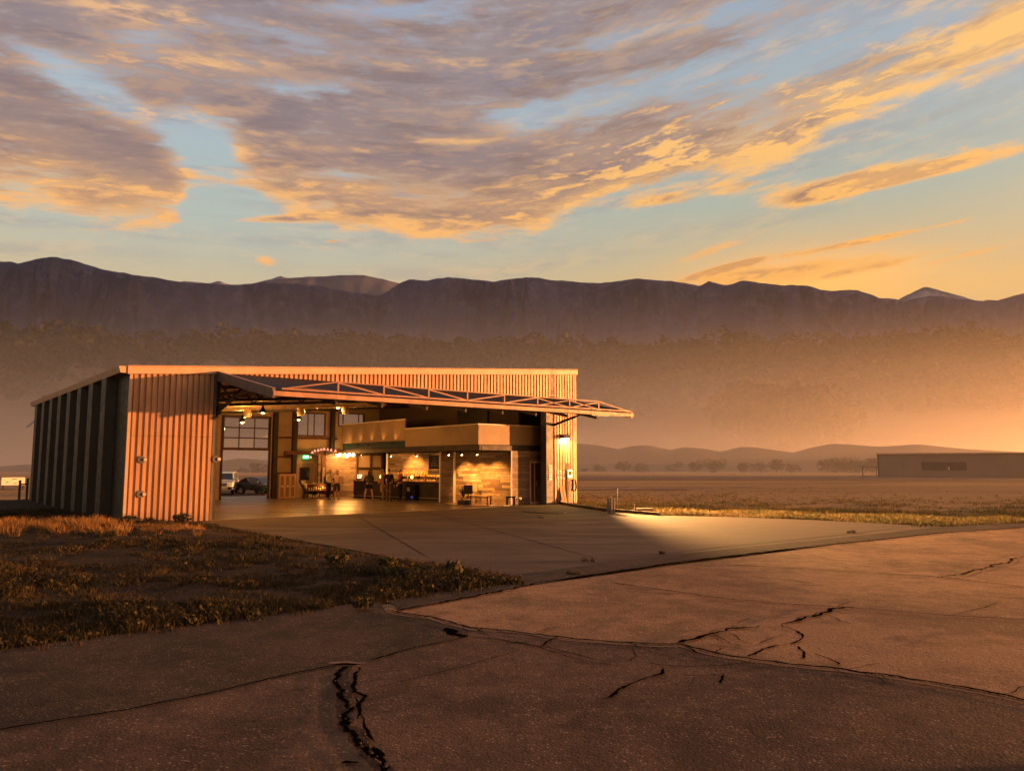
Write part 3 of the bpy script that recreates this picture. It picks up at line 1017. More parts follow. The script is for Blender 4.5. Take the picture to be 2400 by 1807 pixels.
for i in range(60):
    t = random.random()
    big_c = [(800, 1590), (806, 1650), (808, 1680), (826, 1712), (850, 1745), (868, 1775), (890, 1807)]
    j = min(int(t * 6), 5)
    f = t * 6 - j
    p = gp(big_c[j][0] + (big_c[j + 1][0] - big_c[j][0]) * f + random.gauss(4, 11), big_c[j][1] + (big_c[j + 1][1] - big_c[j][1]) * f)
    r_ = random.uniform(0.006, 0.02)
    rb.add([(p[0] + r_ * random.uniform(0.6, 1.3) * math.cos(a), p[1] + r_ * random.uniform(0.6, 1.3) * math.sin(a), 0.026) for a in (0, 1.3, 2.4, 3.6, 5.0)] + [(p[0], p[1], 0.03 + r_ * 0.5)],
           [(0, 1, 5), (1, 2, 5), (2, 3, 5), (3, 4, 5), (4, 0, 5)])
tag(rb.build('broken_asphalt', M['asphalt_left']), kind='stuff')
lp = MB()
ribbon(lp, [(x, y + 5 + max(0, x - 1700) * 0.006) for x, y in A], 0.035, 50, z=0.012, taper=False, jit=0.4)
ribbon(lp, [(x, y + 3) for x, y in [(1466, 1372), (1547, 1383), (1688, 1404), (1840, 1417), (2014, 1428), (2231, 1446), (2400, 1455)]], 0.03, 51, z=0.012)
ribbon(lp, [(770, 1556), (815, 1553), (860, 1556)], 0.05, 52, z=0.012)
structure(lp.build('worn_slab_edges', M['lip']))

jt = MB()
for px in ([(603, 1268), (807, 1252), (1002, 1237), (1300, 1221), (1440, 1215)], [(1417, 1313), (1580, 1296), (1710, 1280), (1905, 1261), (2122, 1236)],
           [(1130, 1192), (1300, 1188)], [(840, 1212), (1010, 1310)], [(1000, 1200), (1400, 1310)]):
    ribbon(jt, px, 0.03, len(px), z=0.006, jit=0.25)
structure(jt.build('apron_joints', M['joint']))


# ================================================================== hangar
def onv(x, y, v0):
    X, Z = (x - 1200) / CAM_F, -(y - 903.5) / CAM_F
    d = np.array([X, math.cos(CAM_P) - Z * math.sin(CAM_P), math.sin(CAM_P) + Z * math.cos(CAM_P)])
    o = np.array([0, 0, CAM_H])
    Lp = np.array([LX, LY])
    a = (v0 - ((o[:2] - Lp) @ VD)) / (d[:2] @ VD)
    P = o + a * d
    q = P[:2] - Lp
    return (float(q @ UD), float(q @ VD), float(P[2]))


def roof(u): return 5.41 + 0.0733 * u


U, VB, VL = 21.7, 15.9, 20.2            # width, depth of the main back wall, depth at the left
U1, U2, WH = 2.94, 20.03, 5.46          # door opening and hinge height
hangar = empty('metal_hangar', (LX, LY, 0), TH, 'open tan metal hangar with lit bar inside and its big door swung up', 'hangar')


def ribbed(mb, u0, u1, bot, top, v=0.0, per=0.2, d=0.055, axis='u', sgn=-1):
    """profiled sheet: raised ribs; bot, top are functions of u"""
    k = max(1, round((u1 - u0) / per))
    p = (u1 - u0) / k
    prof = []
    for i in range(k):
        a = u0 + i * p
        prof += [(a, 0), (a + p * 0.26, 0), (a + p * 0.34, d), (a + p * 0.90, d), (a + p * 0.98, 0)]
    prof.append((u1, 0))
    vs, fs = [], []
    for a, h in prof:
        vv = v + sgn * h
        for w in (bot(a), top(a)):
            vs.append((a, vv, w) if axis == 'u' else (vv, a, w))
    for i in range(len(prof) - 1):
        fs.append((2 * i, 2 * i + 2, 2 * i + 3, 2 * i + 1))
    mb.add(vs, fs)


c0 = lambda w: (lambda u: w)
rt = lambda u: roof(u) - 0.2
b = MB()
ribbed(b, 0.06, U1 - 0.06, c0(-0.06), rt)
b.box(0.0, U1 - 0.02, 0.01, 0.16, -0.06, 5.3)
b.build('left_pier_wall', M['panel'], hangar)
b = MB()
ribbed(b, U1 + 0.02, U2 - 0.12, c0(WH), rt)
b.prism([(U1, WH), (U2, WH), (U2, roof(U2) - 0.2), (U1, roof(U1) - 0.2)], lambda p, q, a: (p, a, q), 0.01, 0.16)
b.build('fascia_wall', M['panel'], hangar)
b = MB()
ribbed(b, U2 + 0.08, U - 0.06, c0(0.02), rt)
b.box(U2 + 0.1, U - 0.01, 0.01, 0.16, 0.0, 6.75)
b.build('right_pier_wall', M['panel'], hangar)
MB().box(-0.02, 0.07, -0.06, 0.0, -0.06, roof(0) - 0.22).build('corner_trim', M['trim'], hangar)
MB().box(U - 0.07, U + 0.03, -0.07, 0.06, 0.0, roof(U) - 0.2).build('corner_trim', M['trim'], hangar)
MB().box(U1 - 0.06, U1 + 0.03, -0.06, 0.16, -0.05, roof(U1) - 0.24).build('opening_trim', M['trim_dark'], hangar)
MB().box(U2 - 0.12, U2 + 0.08, -0.07, 0.0, WH, roof(U2) - 0.22).build('opening_trim', M['trim_dark'], hangar)
b = MB()
for p0, p1 in ((-0.12, U2 - 0.12), (U2 - 0.1, U + 0.1)):
    b.prism([(p0, roof(p0) - 0.22), (p1, roof(p1) - 0.22), (p1, roof(p1) + 0.04), (p0, roof(p0) + 0.04)], lambda p, q, a: (p, a, q), -0.14, 0.05)
    b.prism([(p0, roof(p0) + 0.045), (p1, roof(p1) + 0.045), (p1, roof(p1) + 0.08), (p0, roof(p0) + 0.08)], lambda p, q, a: (p, a, q), -0.16, 0.1)
b.build('rake_trim', M['trim'], hangar, bevel=0.01)
b = MB()
b.prism([(-0.1, roof(-0.1) - 0.02), (U + 0.1, roof(U + 0.1) - 0.02), (U + 0.1, roof(U + 0.1) + 0.03), (-0.1, roof(-0.1) + 0.03)], lambda p, q, a: (p, a, q), 0.11, VB + 0.3)
b.prism([(-0.1, roof(-0.1) - 0.02), (7.7, roof(7.7) - 0.02), (7.7, roof(7.7) + 0.03), (-0.1, roof(-0.1) + 0.03)], lambda p, q, a: (p, a, q), VB + 0.3, VL + 0.2)
b.build('roof', M['roof'], hangar)
# left side wall: deep ribs
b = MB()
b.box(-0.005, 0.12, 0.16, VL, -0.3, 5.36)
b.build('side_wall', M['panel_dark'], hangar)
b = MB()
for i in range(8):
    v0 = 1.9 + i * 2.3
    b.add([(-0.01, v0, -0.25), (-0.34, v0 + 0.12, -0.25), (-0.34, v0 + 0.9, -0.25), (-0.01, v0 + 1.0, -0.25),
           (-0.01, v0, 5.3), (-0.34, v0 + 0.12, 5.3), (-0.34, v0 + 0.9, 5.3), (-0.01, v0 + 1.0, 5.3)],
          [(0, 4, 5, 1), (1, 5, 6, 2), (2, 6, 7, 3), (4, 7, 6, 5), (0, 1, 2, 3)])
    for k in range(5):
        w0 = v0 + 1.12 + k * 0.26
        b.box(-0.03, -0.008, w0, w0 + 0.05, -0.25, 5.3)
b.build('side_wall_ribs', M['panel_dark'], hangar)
b = MB()
b.prism([(0.02, 5.20), (-0.34, 5.22), (-0.40, 5.44), (0.0, 5.46)], lambda p, q, a: (p, a, q), -0.1, VL + 0.15)
b.build('eave_gutter', M['trim'], hangar)
b = MB()
b.add([(-0.02, 18.9, 4.75), (-0.02, 20.0, 4.75), (-0.6, 20.0, 4.05), (-0.6, 18.9, 4.05), (-0.02, 18.9, 4.68), (-0.02, 20.0, 4.68), (-0.57, 20.0, 4.03), (-0.57, 18.9, 4.03)],
      [(0, 1, 2, 3), (4, 7, 6, 5), (0, 3, 7, 4), (1, 5, 6, 2), (2, 6, 7, 3)])
b.build('vent_hood', M['roof'], hangar)
b = MB().box(-0.06, -0.012, 16.9, 17.6, 1.9, 3.5)
w = b.build('side_window', M['trim'], hangar)
MB().box(-0.07, -0.062, 16.98, 17.52, 1.98, 3.42).build('pane', M['glass_dark'], w)
# right side wall and jog walls
b = MB()
b.box(U - 0.12, U - 0.02, 0.16, VB, 0.0, 6.9)
ribbed(b, 0.08, VB, c0(0.02), c0(6.8), U - 0.02, axis='v', sgn=1)
b.build('right_side_wall', M['panel'], hangar)
b = MB()
b.box(0.12, 7.5, VL - 0.1, VL, -0.3, 5.85)
b.box(7.5, 7.6, VB + 0.1, VL, -0.3, 5.85)
b.build('rear_bay_wall', M['panel'], hangar)


def wall_holes(mb, u0, u1, top, holes, v0, v1):
    us = sorted({u0, u1, *[h[0] for h in holes], *[h[1] for h in holes]})
    for a, c in zip(us, us[1:]):
        cuts = sorted([(h[2], h[3]) for h in holes if h[0] <= a + 1e-6 and h[1] >= c - 1e-6])
        w = 0.0
        for lo, hi in cuts:
            if lo > w:
                mb.box(a, c, v0, v1, w, lo)
            w = hi
        mb.prism([(a, w), (c, w), (c, top(c)), (a, top(a))], lambda p, q, k: (p, k, q), v0, v1)


WIN = [(13.2, 15.1, 3.8, 5.25), (15.97, 17.84, 4.45, 5.35), (19.25, 19.95, 4.9, 5.45)]
b = MB()
wall_holes(b, 7.6, U - 0.12, lambda u: roof(u) - 0.06, [(8.6, 11.5, 0.0, 4.85)] + WIN, VB, VB + 0.14)
b.build('back_wall', M['liner'], hangar)
for k, (a, c, lo, hi) in enumerate(WIN):
    b = MB()
    t = 0.06
    b.box(a, c, VB - 0.05, VB + 0.1, lo, lo + t).box(a, c, VB - 0.05, VB + 0.1, hi - t, hi)
    b.box(a, a + t, VB - 0.05, VB + 0.1, lo + t, hi - t).box(c - t, c, VB - 0.05, VB + 0.1, lo + t, hi - t)
    for f in ((0.38, 0.60) if k == 0 else (0.19, 0.79) if k == 1 else (0.5,)):
        u = a + (c - a) * f
        b.box(u - 0.02, u + 0.02, VB - 0.02, VB + 0.06, lo + t, hi - t)
    fr = b.build('window', M['steel_red'], hangar)
    MB().box(a + t, c - t, VB + 0.03, VB + 0.04, lo + t, hi - t).build('pane', M['glass'], fr)
# steel frame
for u in (7.75, 11.75, 12.98, 15.5, 19.5):
    MB().box(u - 0.13, u + 0.13, VB - 0.32, VB - 0.06, 0.005, roof(u) - 0.35).build('column', M['steel_dark'], hangar)
MB().box(U1 - 0.02, U1 + 0.22, 0.2, 0.5, 0.005, 5.2).build('column', M['steel_dark'], hangar)
for v in (5.2, 10.4):
    MB().box(0.2, 0.45, v, v + 0.3, 0.005, 5.0).build('column', M['steel_dark'], hangar)
MB().box(19.62, U2 + 0.06, -0.02, 0.42, 0.004, WH - 0.02).build('door_post', M['trim_dark'], hangar)
b = MB()
for w in (1.45, 2.45, 3.62):
    b.box(11.9, 12.84, VB - 0.14, VB - 0.005, w, w + 0.1)
b.box(13.12, 15.9, VB - 0.14, VB - 0.005, 3.6, 3.7)
b.box(12.3, 16.2, VB - 0.42, VB - 0.33, 2.62, 2.86)
b.box(8.4, 15.9, VB - 0.16, VB - 0.005, 5.4, 5.55)
b.build('girt', M['steel_red'], hangar)


def truss(mb, v, u0=0.4, u1=U - 0.3, dep=0.75):
    n = int((u1 - u0) / 1.1)
    tp = lambda u: roof(u) - 0.42
    mb.beam((u0, v, tp(u0)), (u1, v, tp(u1)), 0.16, 0.14)
    mb.beam((u0, v, tp(u0) - dep), (u1, v, tp(u1) - dep), 0.14, 0.12)
    for i in range(n):
        a, c = u0 + (u1 - u0) * i / n, u0 + (u1 - u0) * (i + 1) / n
        m_ = (a + c) / 2
        mb.beam((a, v, tp(a) - dep), (m_, v, tp(m_)), 0.06)
        mb.beam((m_, v, tp(m_)), (c, v, tp(c) - dep), 0.06)


b = MB()
for v in (0.45, 4.0, 7.9, 11.8):
    truss(b, v)
b.build('roof_truss', M['steel_dark'], hangar)
b = MB()
for u in np.arange(1.0, 21, 1.5):
    b.beam((u, 0.3, roof(u) - 0.27), (u, VB - 0.1, roof(u) - 0.27), 0.07, 0.17)
b.build('purlin', M['steel_red'], hangar)
b = MB()
b.prism([(0.12, roof(0.12) - 0.17), (U - 0.13, roof(U) - 0.18), (U - 0.13, roof(U) - 0.13), (0.12, roof(0.12) - 0.12)], lambda p, q, a: (p, a, q), 0.17, VB - 0.01)
b.build('ceiling_insulation', M['foil'], hangar)
for nm, mb_ in (('side_liner', MB().box(0.125, 0.14, 0.17, VL - 0.1, 0.005, 5.2)), ('right_liner', MB().box(U - 0.14, U - 0.125, 0.17, VB, 0.005, 6.6))):
    mb_.build(nm, M['liner'], hangar)
# overhead door in the back wall, half raised
ohd = MB()
for u in (8.6, 11.42):
    ohd.box(u, u + 0.08, VB - 0.12, VB + 0.02, 0.005, 4.83)
ohd.box(8.6, 11.5, VB - 0.12, VB + 0.02, 4.832, 4.9)
ohd = ohd.build('overhead_door', M['steel_dark'], hangar)
b = MB()
H0, H1 = 2.86, 4.82
b.box(8.68, 11.42, VB - 0.06, VB - 0.01, H0, H0 + 0.16)
for i in range(1, 4):
    w = H0 + 0.16 + (H1 - H0 - 0.16) * i / 3
    b.box(8.68, 11.42, VB - 0.06, VB - 0.01, w - 0.07, w)
for u in (8.68, 9.58, 10.49, 11.36):
    b.box(u, u + 0.06, VB - 0.055, VB - 0.015, H0 + 0.16, H1 - 0.07)
b.build('sectional_leaf', M['steel_red'], ohd)
MB().box(8.74, 11.36, VB - 0.04, VB - 0.03, H0 + 0.16, H1 - 0.07).build('pane', M['glass'], ohd)
# personnel door in the back wall
md = MB()
md.box(13.12, 13.2, VB - 0.07, VB - 0.004, 0.005, 2.1).box(14.32, 14.4, VB - 0.07, VB - 0.004, 0.005, 2.1).box(13.12, 14.4, VB - 0.07, VB - 0.004, 2.1, 2.18)
md = md.build('man_door', M['trim'], hangar)
MB().box(13.2, 14.32, VB - 0.05, VB - 0.004, 0.01, 2.1).build('leaf', M['plaster'], md)
b = MB().box(13.42, 14.08, VB - 0.065, VB - 0.051, 1.05, 1.86)
dw = b.build('door_window', M['steel_red'], md)
MB().box(13.46, 14.04, VB - 0.07, VB - 0.066, 1.09, 1.82).build('pane', M['glass_dark'], dw)
MB().box(14.16, 14.26, VB - 0.11, VB - 0.051, 1.0, 1.03).build('handle', M['galv'], md)

# ------------------------------------------------------------------ the big one-piece door, swung up over the apron
VO, WO = -5.45, 4.32                     # outer edge
dvec = Vector((0, VO, WO - WH + 0.05)).normalized()
door = MB()
k = 86
p = (U2 - U1 - 0.1) / k
prof = []
for i in range(k):
    a = U1 + 0.05 + i * p
    prof += [(a, 0), (a + p * 0.55, 0), (a + p * 0.62, 0.03), (a + p * 0.92, 0.03)]
prof.append((U2 - 0.05, 0))
vs, fs = [], []
for a, h in prof:
    vs += [(a, -0.06, WH - 0.03 + h), (a, VO, WO + 0.08 + h)]
for i in range(len(prof) - 1):
    fs.append((2 * i, 2 * i + 1, 2 * i + 3, 2 * i + 2))
door.add(vs, fs)
door.prism([(-0.06, WH - 0.12), (VO, WO - 0.01), (VO, WO + 0.06), (-0.06, WH - 0.05)], lambda q, r, a: (a, q, r), U1 + 0.05, U2 - 0.05)
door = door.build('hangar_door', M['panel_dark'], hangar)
b = MB()
for u in (U1 + 0.03, U2 - 0.03):
    b = MB()
    b.prism([(-0.08, WH - 0.3), (VO - 0.02, WO - 0.16), (VO - 0.02, WO + 0.14), (-0.08, WH + 0.04)], lambda q, r, a: (a, q, r), u - 0.05, u + 0.05)
    b.build('door_rim', M['trim_dark'], door)
b = MB()
for u in (U1 + 0.03, U2 - 0.03):
    b.beam((u, -0.08, WH + 0.055), (u, VO, WO + 0.155), 0.12, 0.02)
b.box(U1 - 0.02, U2 + 0.02, VO - 0.1, VO - 0.022, WO - 0.10, WO + 0.06)
b.build('door_lip', mat('worn_orange_steel', (0.30, 0.155, 0.095), 0.5, 0, 0.25, 3), door, bevel=0.008)
b = MB()
tx = [5.21, 6.97, 8.85, 10.62, 12.44, 14.21, 16.04, 17.83]
TW = WO + 0.50
pts = [(U1 + 0.3, VO + 0.02, WO + 0.14)] + [(u, VO + 0.02, TW) for u in tx] + [(U2 - 0.1, VO + 0.02, WO + 0.12)]
for a, c in zip(pts, pts[1:]):
    b.beam(a, c, 0.042)
for u in tx:
    b.beam((u, VO + 0.02, WO + 0.1), (u, VO + 0.02, TW), 0.06)
b.beam((U1 + 0.3, VO + 0.02, WO + 0.15), (U2 - 0.1, VO + 0.02, WO + 0.15), 0.06)
for i, (a, c) in enumerate(zip(tx, tx[1:])):
    if i in (5, 6):
        b.beam((a, VO + 0.02, WO + 0.15), (c, VO + 0.02, TW - 0.05), 0.035)
        b.beam((a, VO + 0.02, TW - 0.05), (c, VO + 0.02, WO + 0.15), 0.035)
    elif i < 3:
        b.beam((a, VO + 0.02, TW - 0.03), (c, VO + 0.02, WO + 0.16), 0.05)
    else:
        b.beam((a, VO + 0.02, WO + 0.16), (c, VO + 0.02, TW - 0.03), 0.05)
b.beam((U1 + 1.0, VO + 0.6, WO + 0.28), (tx[0], VO + 0.02, WO + 0.16), 0.05)
b.build('door_truss', M['truss'], door)
b = MB()                                   # framing under the leaf
wz = lambda v: WH - 0.14 + (WO - WH) * v / VO
for v in (-1.3, -2.7, -4.1):
    b.box(U1 + 0.1, U2 - 0.1, v - 0.05, v + 0.05, wz(v) - 0.14, wz(v))
for u in tx:
    b.beam((u, -0.1, wz(-0.1) - 0.1), (u, VO + 0.1, wz(VO + 0.1) - 0.1), 0.08, 0.12)
for a, c in zip(tx, tx[1:]):
    b.beam((a, -0.2, wz(-0.2) - 0.16), (c, -2.7, wz(-2.7) - 0.16), 0.05)
    b.beam((c, -0.2, wz(-0.2) - 0.16), (a, -2.7, wz(-2.7) - 0.16), 0.05)
b.build('door_framing', M['steel_dark'], door)
for u in (U1 + 0.16, U2 + 0.12):
    b = MB()
    b.tube([(u, 0.05, 4.05), (u, -1.6, 4.42)], 0.07, 10)
    b.tube([(u, -1.6, 4.42), (u, -2.9, 4.70)], 0.04, 8)
    b.box(u - 0.06, u + 0.06, -3.1, -2.8, 4.62, 4.86).box(u - 0.07, u + 0.07, -0.03, 0.12, 3.9, 4.2)
    b.build('hydraulic_strut', M['steel_dark'], door)

# ================================================================== inside: loft, bar walls
def planks(name, cols, ph=0.14, pl=1.3, rough=0.65):
    """reclaimed boards: every board its own tone, grain along it"""
    m = bpy.data.materials.new(name)
    m.use_nodes = True
    nt = m.node_tree
    b = nt.nodes['Principled BSDF']
    n = Nd(nt)
    x, y, z = n.sep(n.new('ShaderNodeTexCoord').outputs['Object'])
    row = n.m('FLOOR', n.mul(z, 1 / ph))
    wn = n.new('ShaderNodeTexWhiteNoise', noise_dimensions='1D')
    n.put(wn.inputs['W'], row)
    xs_ = n.add(n.mul(x, 1 / pl), n.mul(wn.outputs['Value'], 7.0))
    w2 = n.new('ShaderNodeTexWhiteNoise', noise_dimensions='2D')
    n.put(w2.inputs['Vector'], n.comb(n.m('FLOOR', xs_), row, 0.0))
    col = n.ramp(w2.outputs['Value'], [(i / (len(cols) - 1), c) for i, c in enumerate(cols)], 'LINEAR')
    grain = n.noise(n.comb(n.mul(x, 1.5), n.mul(z, 30.0), w2.outputs['Value']), 2.0, 5, 0.65)
    col = n.mix(n.sstep(grain, 0.35, 0.7), col, (0.05, 0.032, 0.02))
    fz = n.m('FRACT', n.mul(z, 1 / ph))
    gap = n.mx(n.m('LESS_THAN', fz, 0.06), n.m('LESS_THAN', n.m('FRACT', xs_), 0.012))
    col = n.mix(gap, col, (0.008, 0.006, 0.004))
    n.link(col, b.inputs['Base Color'])
    b.inputs['Roughness'].default_value = rough
    bp = n.new('ShaderNodeBump')
    bp.inputs['Strength'].default_value = 0.5
    bp.inputs['Distance'].default_value = 0.015
    n.link(n.sub(grain, n.mul(gap, 1.5)), bp.inputs['Height'])
    n.link(bp.outputs[0], b.inputs['Normal'])
    return m


M['planks'] = planks('reclaimed_boards', [(0.13, 0.075, 0.04), (0.36, 0.23, 0.13), (0.055, 0.034, 0.022), (0.52, 0.38, 0.25), (0.17, 0.10, 0.055), (0.42, 0.32, 0.23), (0.08, 0.05, 0.03)])
M['planks_grey'] = planks('weathered_boards', [(0.20, 0.13, 0.10), (0.30, 0.21, 0.16), (0.12, 0.08, 0.06), (0.36, 0.27, 0.21)], 0.17, 1.5)
M['counter'] = mat('dark_counter_front', (0.03, 0.022, 0.017), 0.6, 0.0, 0.3, 2)
M['countertop'] = mat('wood_countertop', (0.36, 0.22, 0.11), 0.3, 0.0, 0.2, 4)


def diag_wall(name, a, c, z0, z1, mt, th=0.1, parent=None):
    """upright wall from floor point a to c (u, v), its own frame along x"""
    L = math.hypot(c[0] - a[0], c[1] - a[1])
    o = MB().box(0, L, 0, th, 0, z1 - z0).build(name, mt, parent or hangar)
    o.location = (a[0], a[1], z0)
    o.rotation_euler = (0, 0, math.atan2(c[1] - a[1], c[0] - a[0]))
    return o


MU = 16.1                                   # face of the loft
loft = MB().box(MU, U - 0.15, 1.1, VB - 0.45, 2.80, 3.0).build('loft_floor', M['steel_dark'], hangar)
b = MB()
b.box(MU - 0.06, MU, 1.04, 7.8, 3.02, 4.04)
b.box(MU - 0.06, U - 1.45, 1.04, 1.1, 3.02, 4.04)
b.build('loft_parapet', M['plaster'], loft)
MB().box(MU - 0.06, MU, 7.82, VB - 0.4, 3.36, 4.58).build('loft_upper_panel', M['plaster'], loft)
MB().box(MU + 0.02, MU + 0.06, 7.9, VB - 0.42, 3.02, 3.34).build('loft_slot', mat('teal_dark_panel', (0.012, 0.035, 0.04), 0.4), loft)
MB().box(MU - 0.075, MU - 0.062, 1.02, 7.8, 4.0, 4.05).box(MU - 0.075, U - 1.45, 1.022, 1.038, 4.0, 4.05).build('parapet_cap', M['white'], loft)
MB().box(MU - 0.075, MU - 0.062, 7.82, VB - 0.4, 4.54, 4.59).build('parapet_cap', M['white'], loft)
b = MB().box(MU - 0.02, MU + 0.1, 0.98, VB - 0.45, 2.74, 2.99)
b.box(MU + 0.12, U - 1.0, 0.97, 1.09, 2.74, 2.99)
b.build('loft_beam', M['steel_dark'], loft)
b = MB()
b.box(MU + 2.6, MU + 2.72, 1.2, VB - 0.5, 3.01, 6.1)
b.build('loft_partition', mat('dark_loft_wall', (0.07, 0.05, 0.035), 0.7), loft)
b = MB().box(MU + 2.5, MU + 2.598, 3.6, 6.4, 3.9, 5.2)
b.build('loft_screen', M['black'], loft)
diag_wall('bar_board_wall', (17.24, 4.62), (17.93, 0.82), 0.005, 2.73, M['planks'])
b = MB()
w1 = diag_wall('entry_board_wall', (17.95, 0.8), (19.2, 0.8), 0.005, 2.73, M['planks_grey'])
diag_wall('entry_board_header', (19.2, 0.8), (20.12, 0.8), 2.2, 2.73, M['planks_grey'])
diag_wall('entry_board_side', (20.12, 0.8), (U - 0.16, 0.8), 0.005, 6.0, M['panel_dark'])
gd = MB()
gd.box(19.2, 19.28, 0.78, 0.86, 0.005, 2.2).box(20.04, 20.12, 0.78, 0.86, 0.005, 2.2).box(19.28, 20.04, 0.78, 0.86, 2.12, 2.2).box(19.28, 20.04, 0.79, 0.85, 0.01, 0.14)
gd.box(19.5, 19.55, 0.79, 0.85, 0.14, 2.12)
gd = gd.build('glass_door', M['trim'], hangar)
MB().box(19.28, 20.04, 0.81, 0.82, 0.14, 2.12).build('pane', M['glass'], gd)
MB().box(19.60, 19.62, 0.73, 0.78, 0.9, 1.2).build('handle', M['galv'], gd)
diag_wall('post_board_strip', (17.0, 5.6), (17.22, 4.72), 0.005, 2.73, M['planks_grey'])
MB().box(16.92, 17.0, 5.6, 5.7, 0.005, 2.73).build('white_post', M['white'], hangar)
MB().box(17.16, 17.24, 4.6, 4.7, 0.005, 2.73).build('white_post', M['white'], hangar)
MB().box(17.92, 17.97, 0.74, 0.79, 0.005, 2.73).build('white_post', M['white'], hangar)
# wall behind the bar
bw = diag_wall('bar_back_wall', (18.95, 14.6), (18.95, 7.2), 0.005, 2.73, M['planks'])
bw2 = diag_wall('bar_rear_wall', (14.95, VB - 0.5), (17.05, VB - 0.5), 0.005, 2.73, M['planks_grey'])
b = MB()                                     # serving hatch
for u in (17.1, 18.05, 18.9):
    b.box(u, u + 0.09, VB - 0.6, VB - 0.5, 0.9, 2.7)
for w in (0.9, 1.75, 2.6):
    b.box(17.1, 18.99, VB - 0.61, VB - 0.51, w, w + 0.1)
hatch = b.build('serving_hatch', M['steel_dark'], hangar)
MB().box(17.1, 18.9, VB - 0.45, VB - 0.4, 0.9, 2.7).build('hatch_backing', mat('hatch_backing', (0.2, 0.15, 0.1), 0.6), hatch)
MB().box(18.86, 19.1, 14.5, 14.7, 0.005, 2.73).build('lit_post', M['white'], hangar)
# tall narrow side light and strip left of the bar
diag_wall('rear_board_strip', (14.44, VB - 0.5), (14.62, VB - 0.5), 0.005, 2.6, M['planks'])
MB().box(14.64, 14.95, VB - 0.52, VB - 0.42, 0.005, 2.6).build('dark_jamb', M['steel_red'], hangar)
MB().box(14.70, 14.86, VB - 0.56, VB - 0.522, 0.5, 1.85).build('side_light', M['plaster'], hangar)

# ------------------------------------------------------------------ duct under the roof
b = MB()
pth = [(3.6 + i * 0.1, 6.0, 4.62 + i * 0.1 * 0.0733) for i in range(101)]
b.tube(pth, [0.30 + (0.012 if i % 3 == 0 else 0) for i in range(101)], 18)
for u in (5.0, 7.4, 9.8, 12.2):
    b.box(u - 0.02, u + 0.02, 5.98, 6.02, roof(u) - 0.82 + 0.1, roof(u) - 0.4)
duct = b.build('air_duct', M['foil'], hangar, smooth=True)
for u in (6.4, 9.0, 11.4):
    MB().lathe([(0.16, -0.62), (0.2, -0.45), (0.15, -0.28)], 14, (u, 6.0, 4.62 + (u - 3.6) * 0.0733)).build('diffuser', M['foil'], duct)


# ================================================================== lamps
LAMP = (1.0, 0.39, 0.075)
bulb_m = mat('lit_bulb', (1, 0.8, 0.5), 0.4, emit=(1.0, 0.60, 0.20), estr=14.0)
bulb_lo = mat('dim_bulb', (1, 0.8, 0.5), 0.4, emit=(1.0, 0.62, 0.28), estr=4.0)


def point(parent, loc, watt, col=LAMP, r=0.08):
    l = bpy.data.lights.new('bulb_light', 'POINT')
    l.energy, l.color, l.shadow_soft_size = watt * 1.3, col, r
    o = bpy.data.objects.new('bulb_light', l)
    C.objects.link(o)
    o.parent = parent
    o.location = loc
    return o


def spot(parent, loc, to, watt, ang=60, blend=0.5, col=LAMP, r=0.05):
    l = bpy.data.lights.new('spot_light', 'SPOT')
    l.energy, l.color, l.shadow_soft_size = watt * 1.3, col, r
    l.spot_size, l.spot_blend = R(ang), blend
    o = bpy.data.objects.new('spot_light', l)
    C.objects.link(o)
    o.parent = parent
    o.location = loc
    o.rotation_euler = (Vector(to) - Vector(loc)).to_track_quat('-Z', 'Y').to_euler()
    return o


def pendant(u, v, w, label, watt, lit=True):
    t = empty('pendant_lamp', W(u, v, w), TH, label, 'pendant lamp', 'bell pendant lamps under the hangar roof')
    MB().lathe([(0.035, 0.34), (0.05, 0.24), (0.13, 0.12), (0.22, 0.0), (0.205, 0.0), (0.12, 0.11), (0.03, 0.22)], 18).build('shade', M['black'], t, smooth=True)
    MB().tube([(0, 0, 0.3), (0, 0, roof(u) - 0.3 - w)], 0.012, 6).build('cord', M['black'], t)
    MB().ball((0, 0, 0.05), 0.085, 8).build('bulb', bulb_m if lit else bulb_lo, t, smooth=True)
    if watt:
        point(t, (0, 0, -0.08), watt)
    return t


pl = [(568, 990, 7.0, 'bell pendant lamp glowing in front of the glazed overhead door, lowest of its kind', 90),
      (616, 968, 4.5, 'brightest bell pendant lamp, hanging just under the duct near the big door truss', 90),
      (700, 984, 10.0, 'bell pendant lamp hanging before the big square window in the back wall', 90),
      (746, 956, 6.6, 'dark bell pendant lamp hanging beside the duct, above the gap between two windows', 60),
      (792, 956, 6.6, 'dark bell pendant lamp hanging at the right end of the duct by the three-light window', 60)]
for x, y, v, lb, wt in pl:
    q = onv(x, y, v)
    pendant(q[0], q[1], q[2], lb, wt)


def spotlamp(u, v, w, to, label, watt, ang=70, col=LAMP):
    t = empty('spot_lamp', W(u, v, w), TH, label, 'spot lamp', 'small spot lamps under the loft')
    d = (Vector(to) - Vector((u, v, w))).normalized()
    MB().tube([tuple(-d * 0.08), tuple(d * 0.07)], [0.04, 0.055], 12).build('can', M['black'], t)
    MB().tube([(0, 0, 0.02), (0, 0, 0.13)], 0.012, 6).build('stem', M['black'], t)
    MB().ball(tuple(d * 0.075), 0.045, 8).build('bulb', bulb_m, t, smooth=True)
    o = spot(t, tuple(d * 0.14), tuple(d * 3), watt, ang, 0.7, col)
    return t


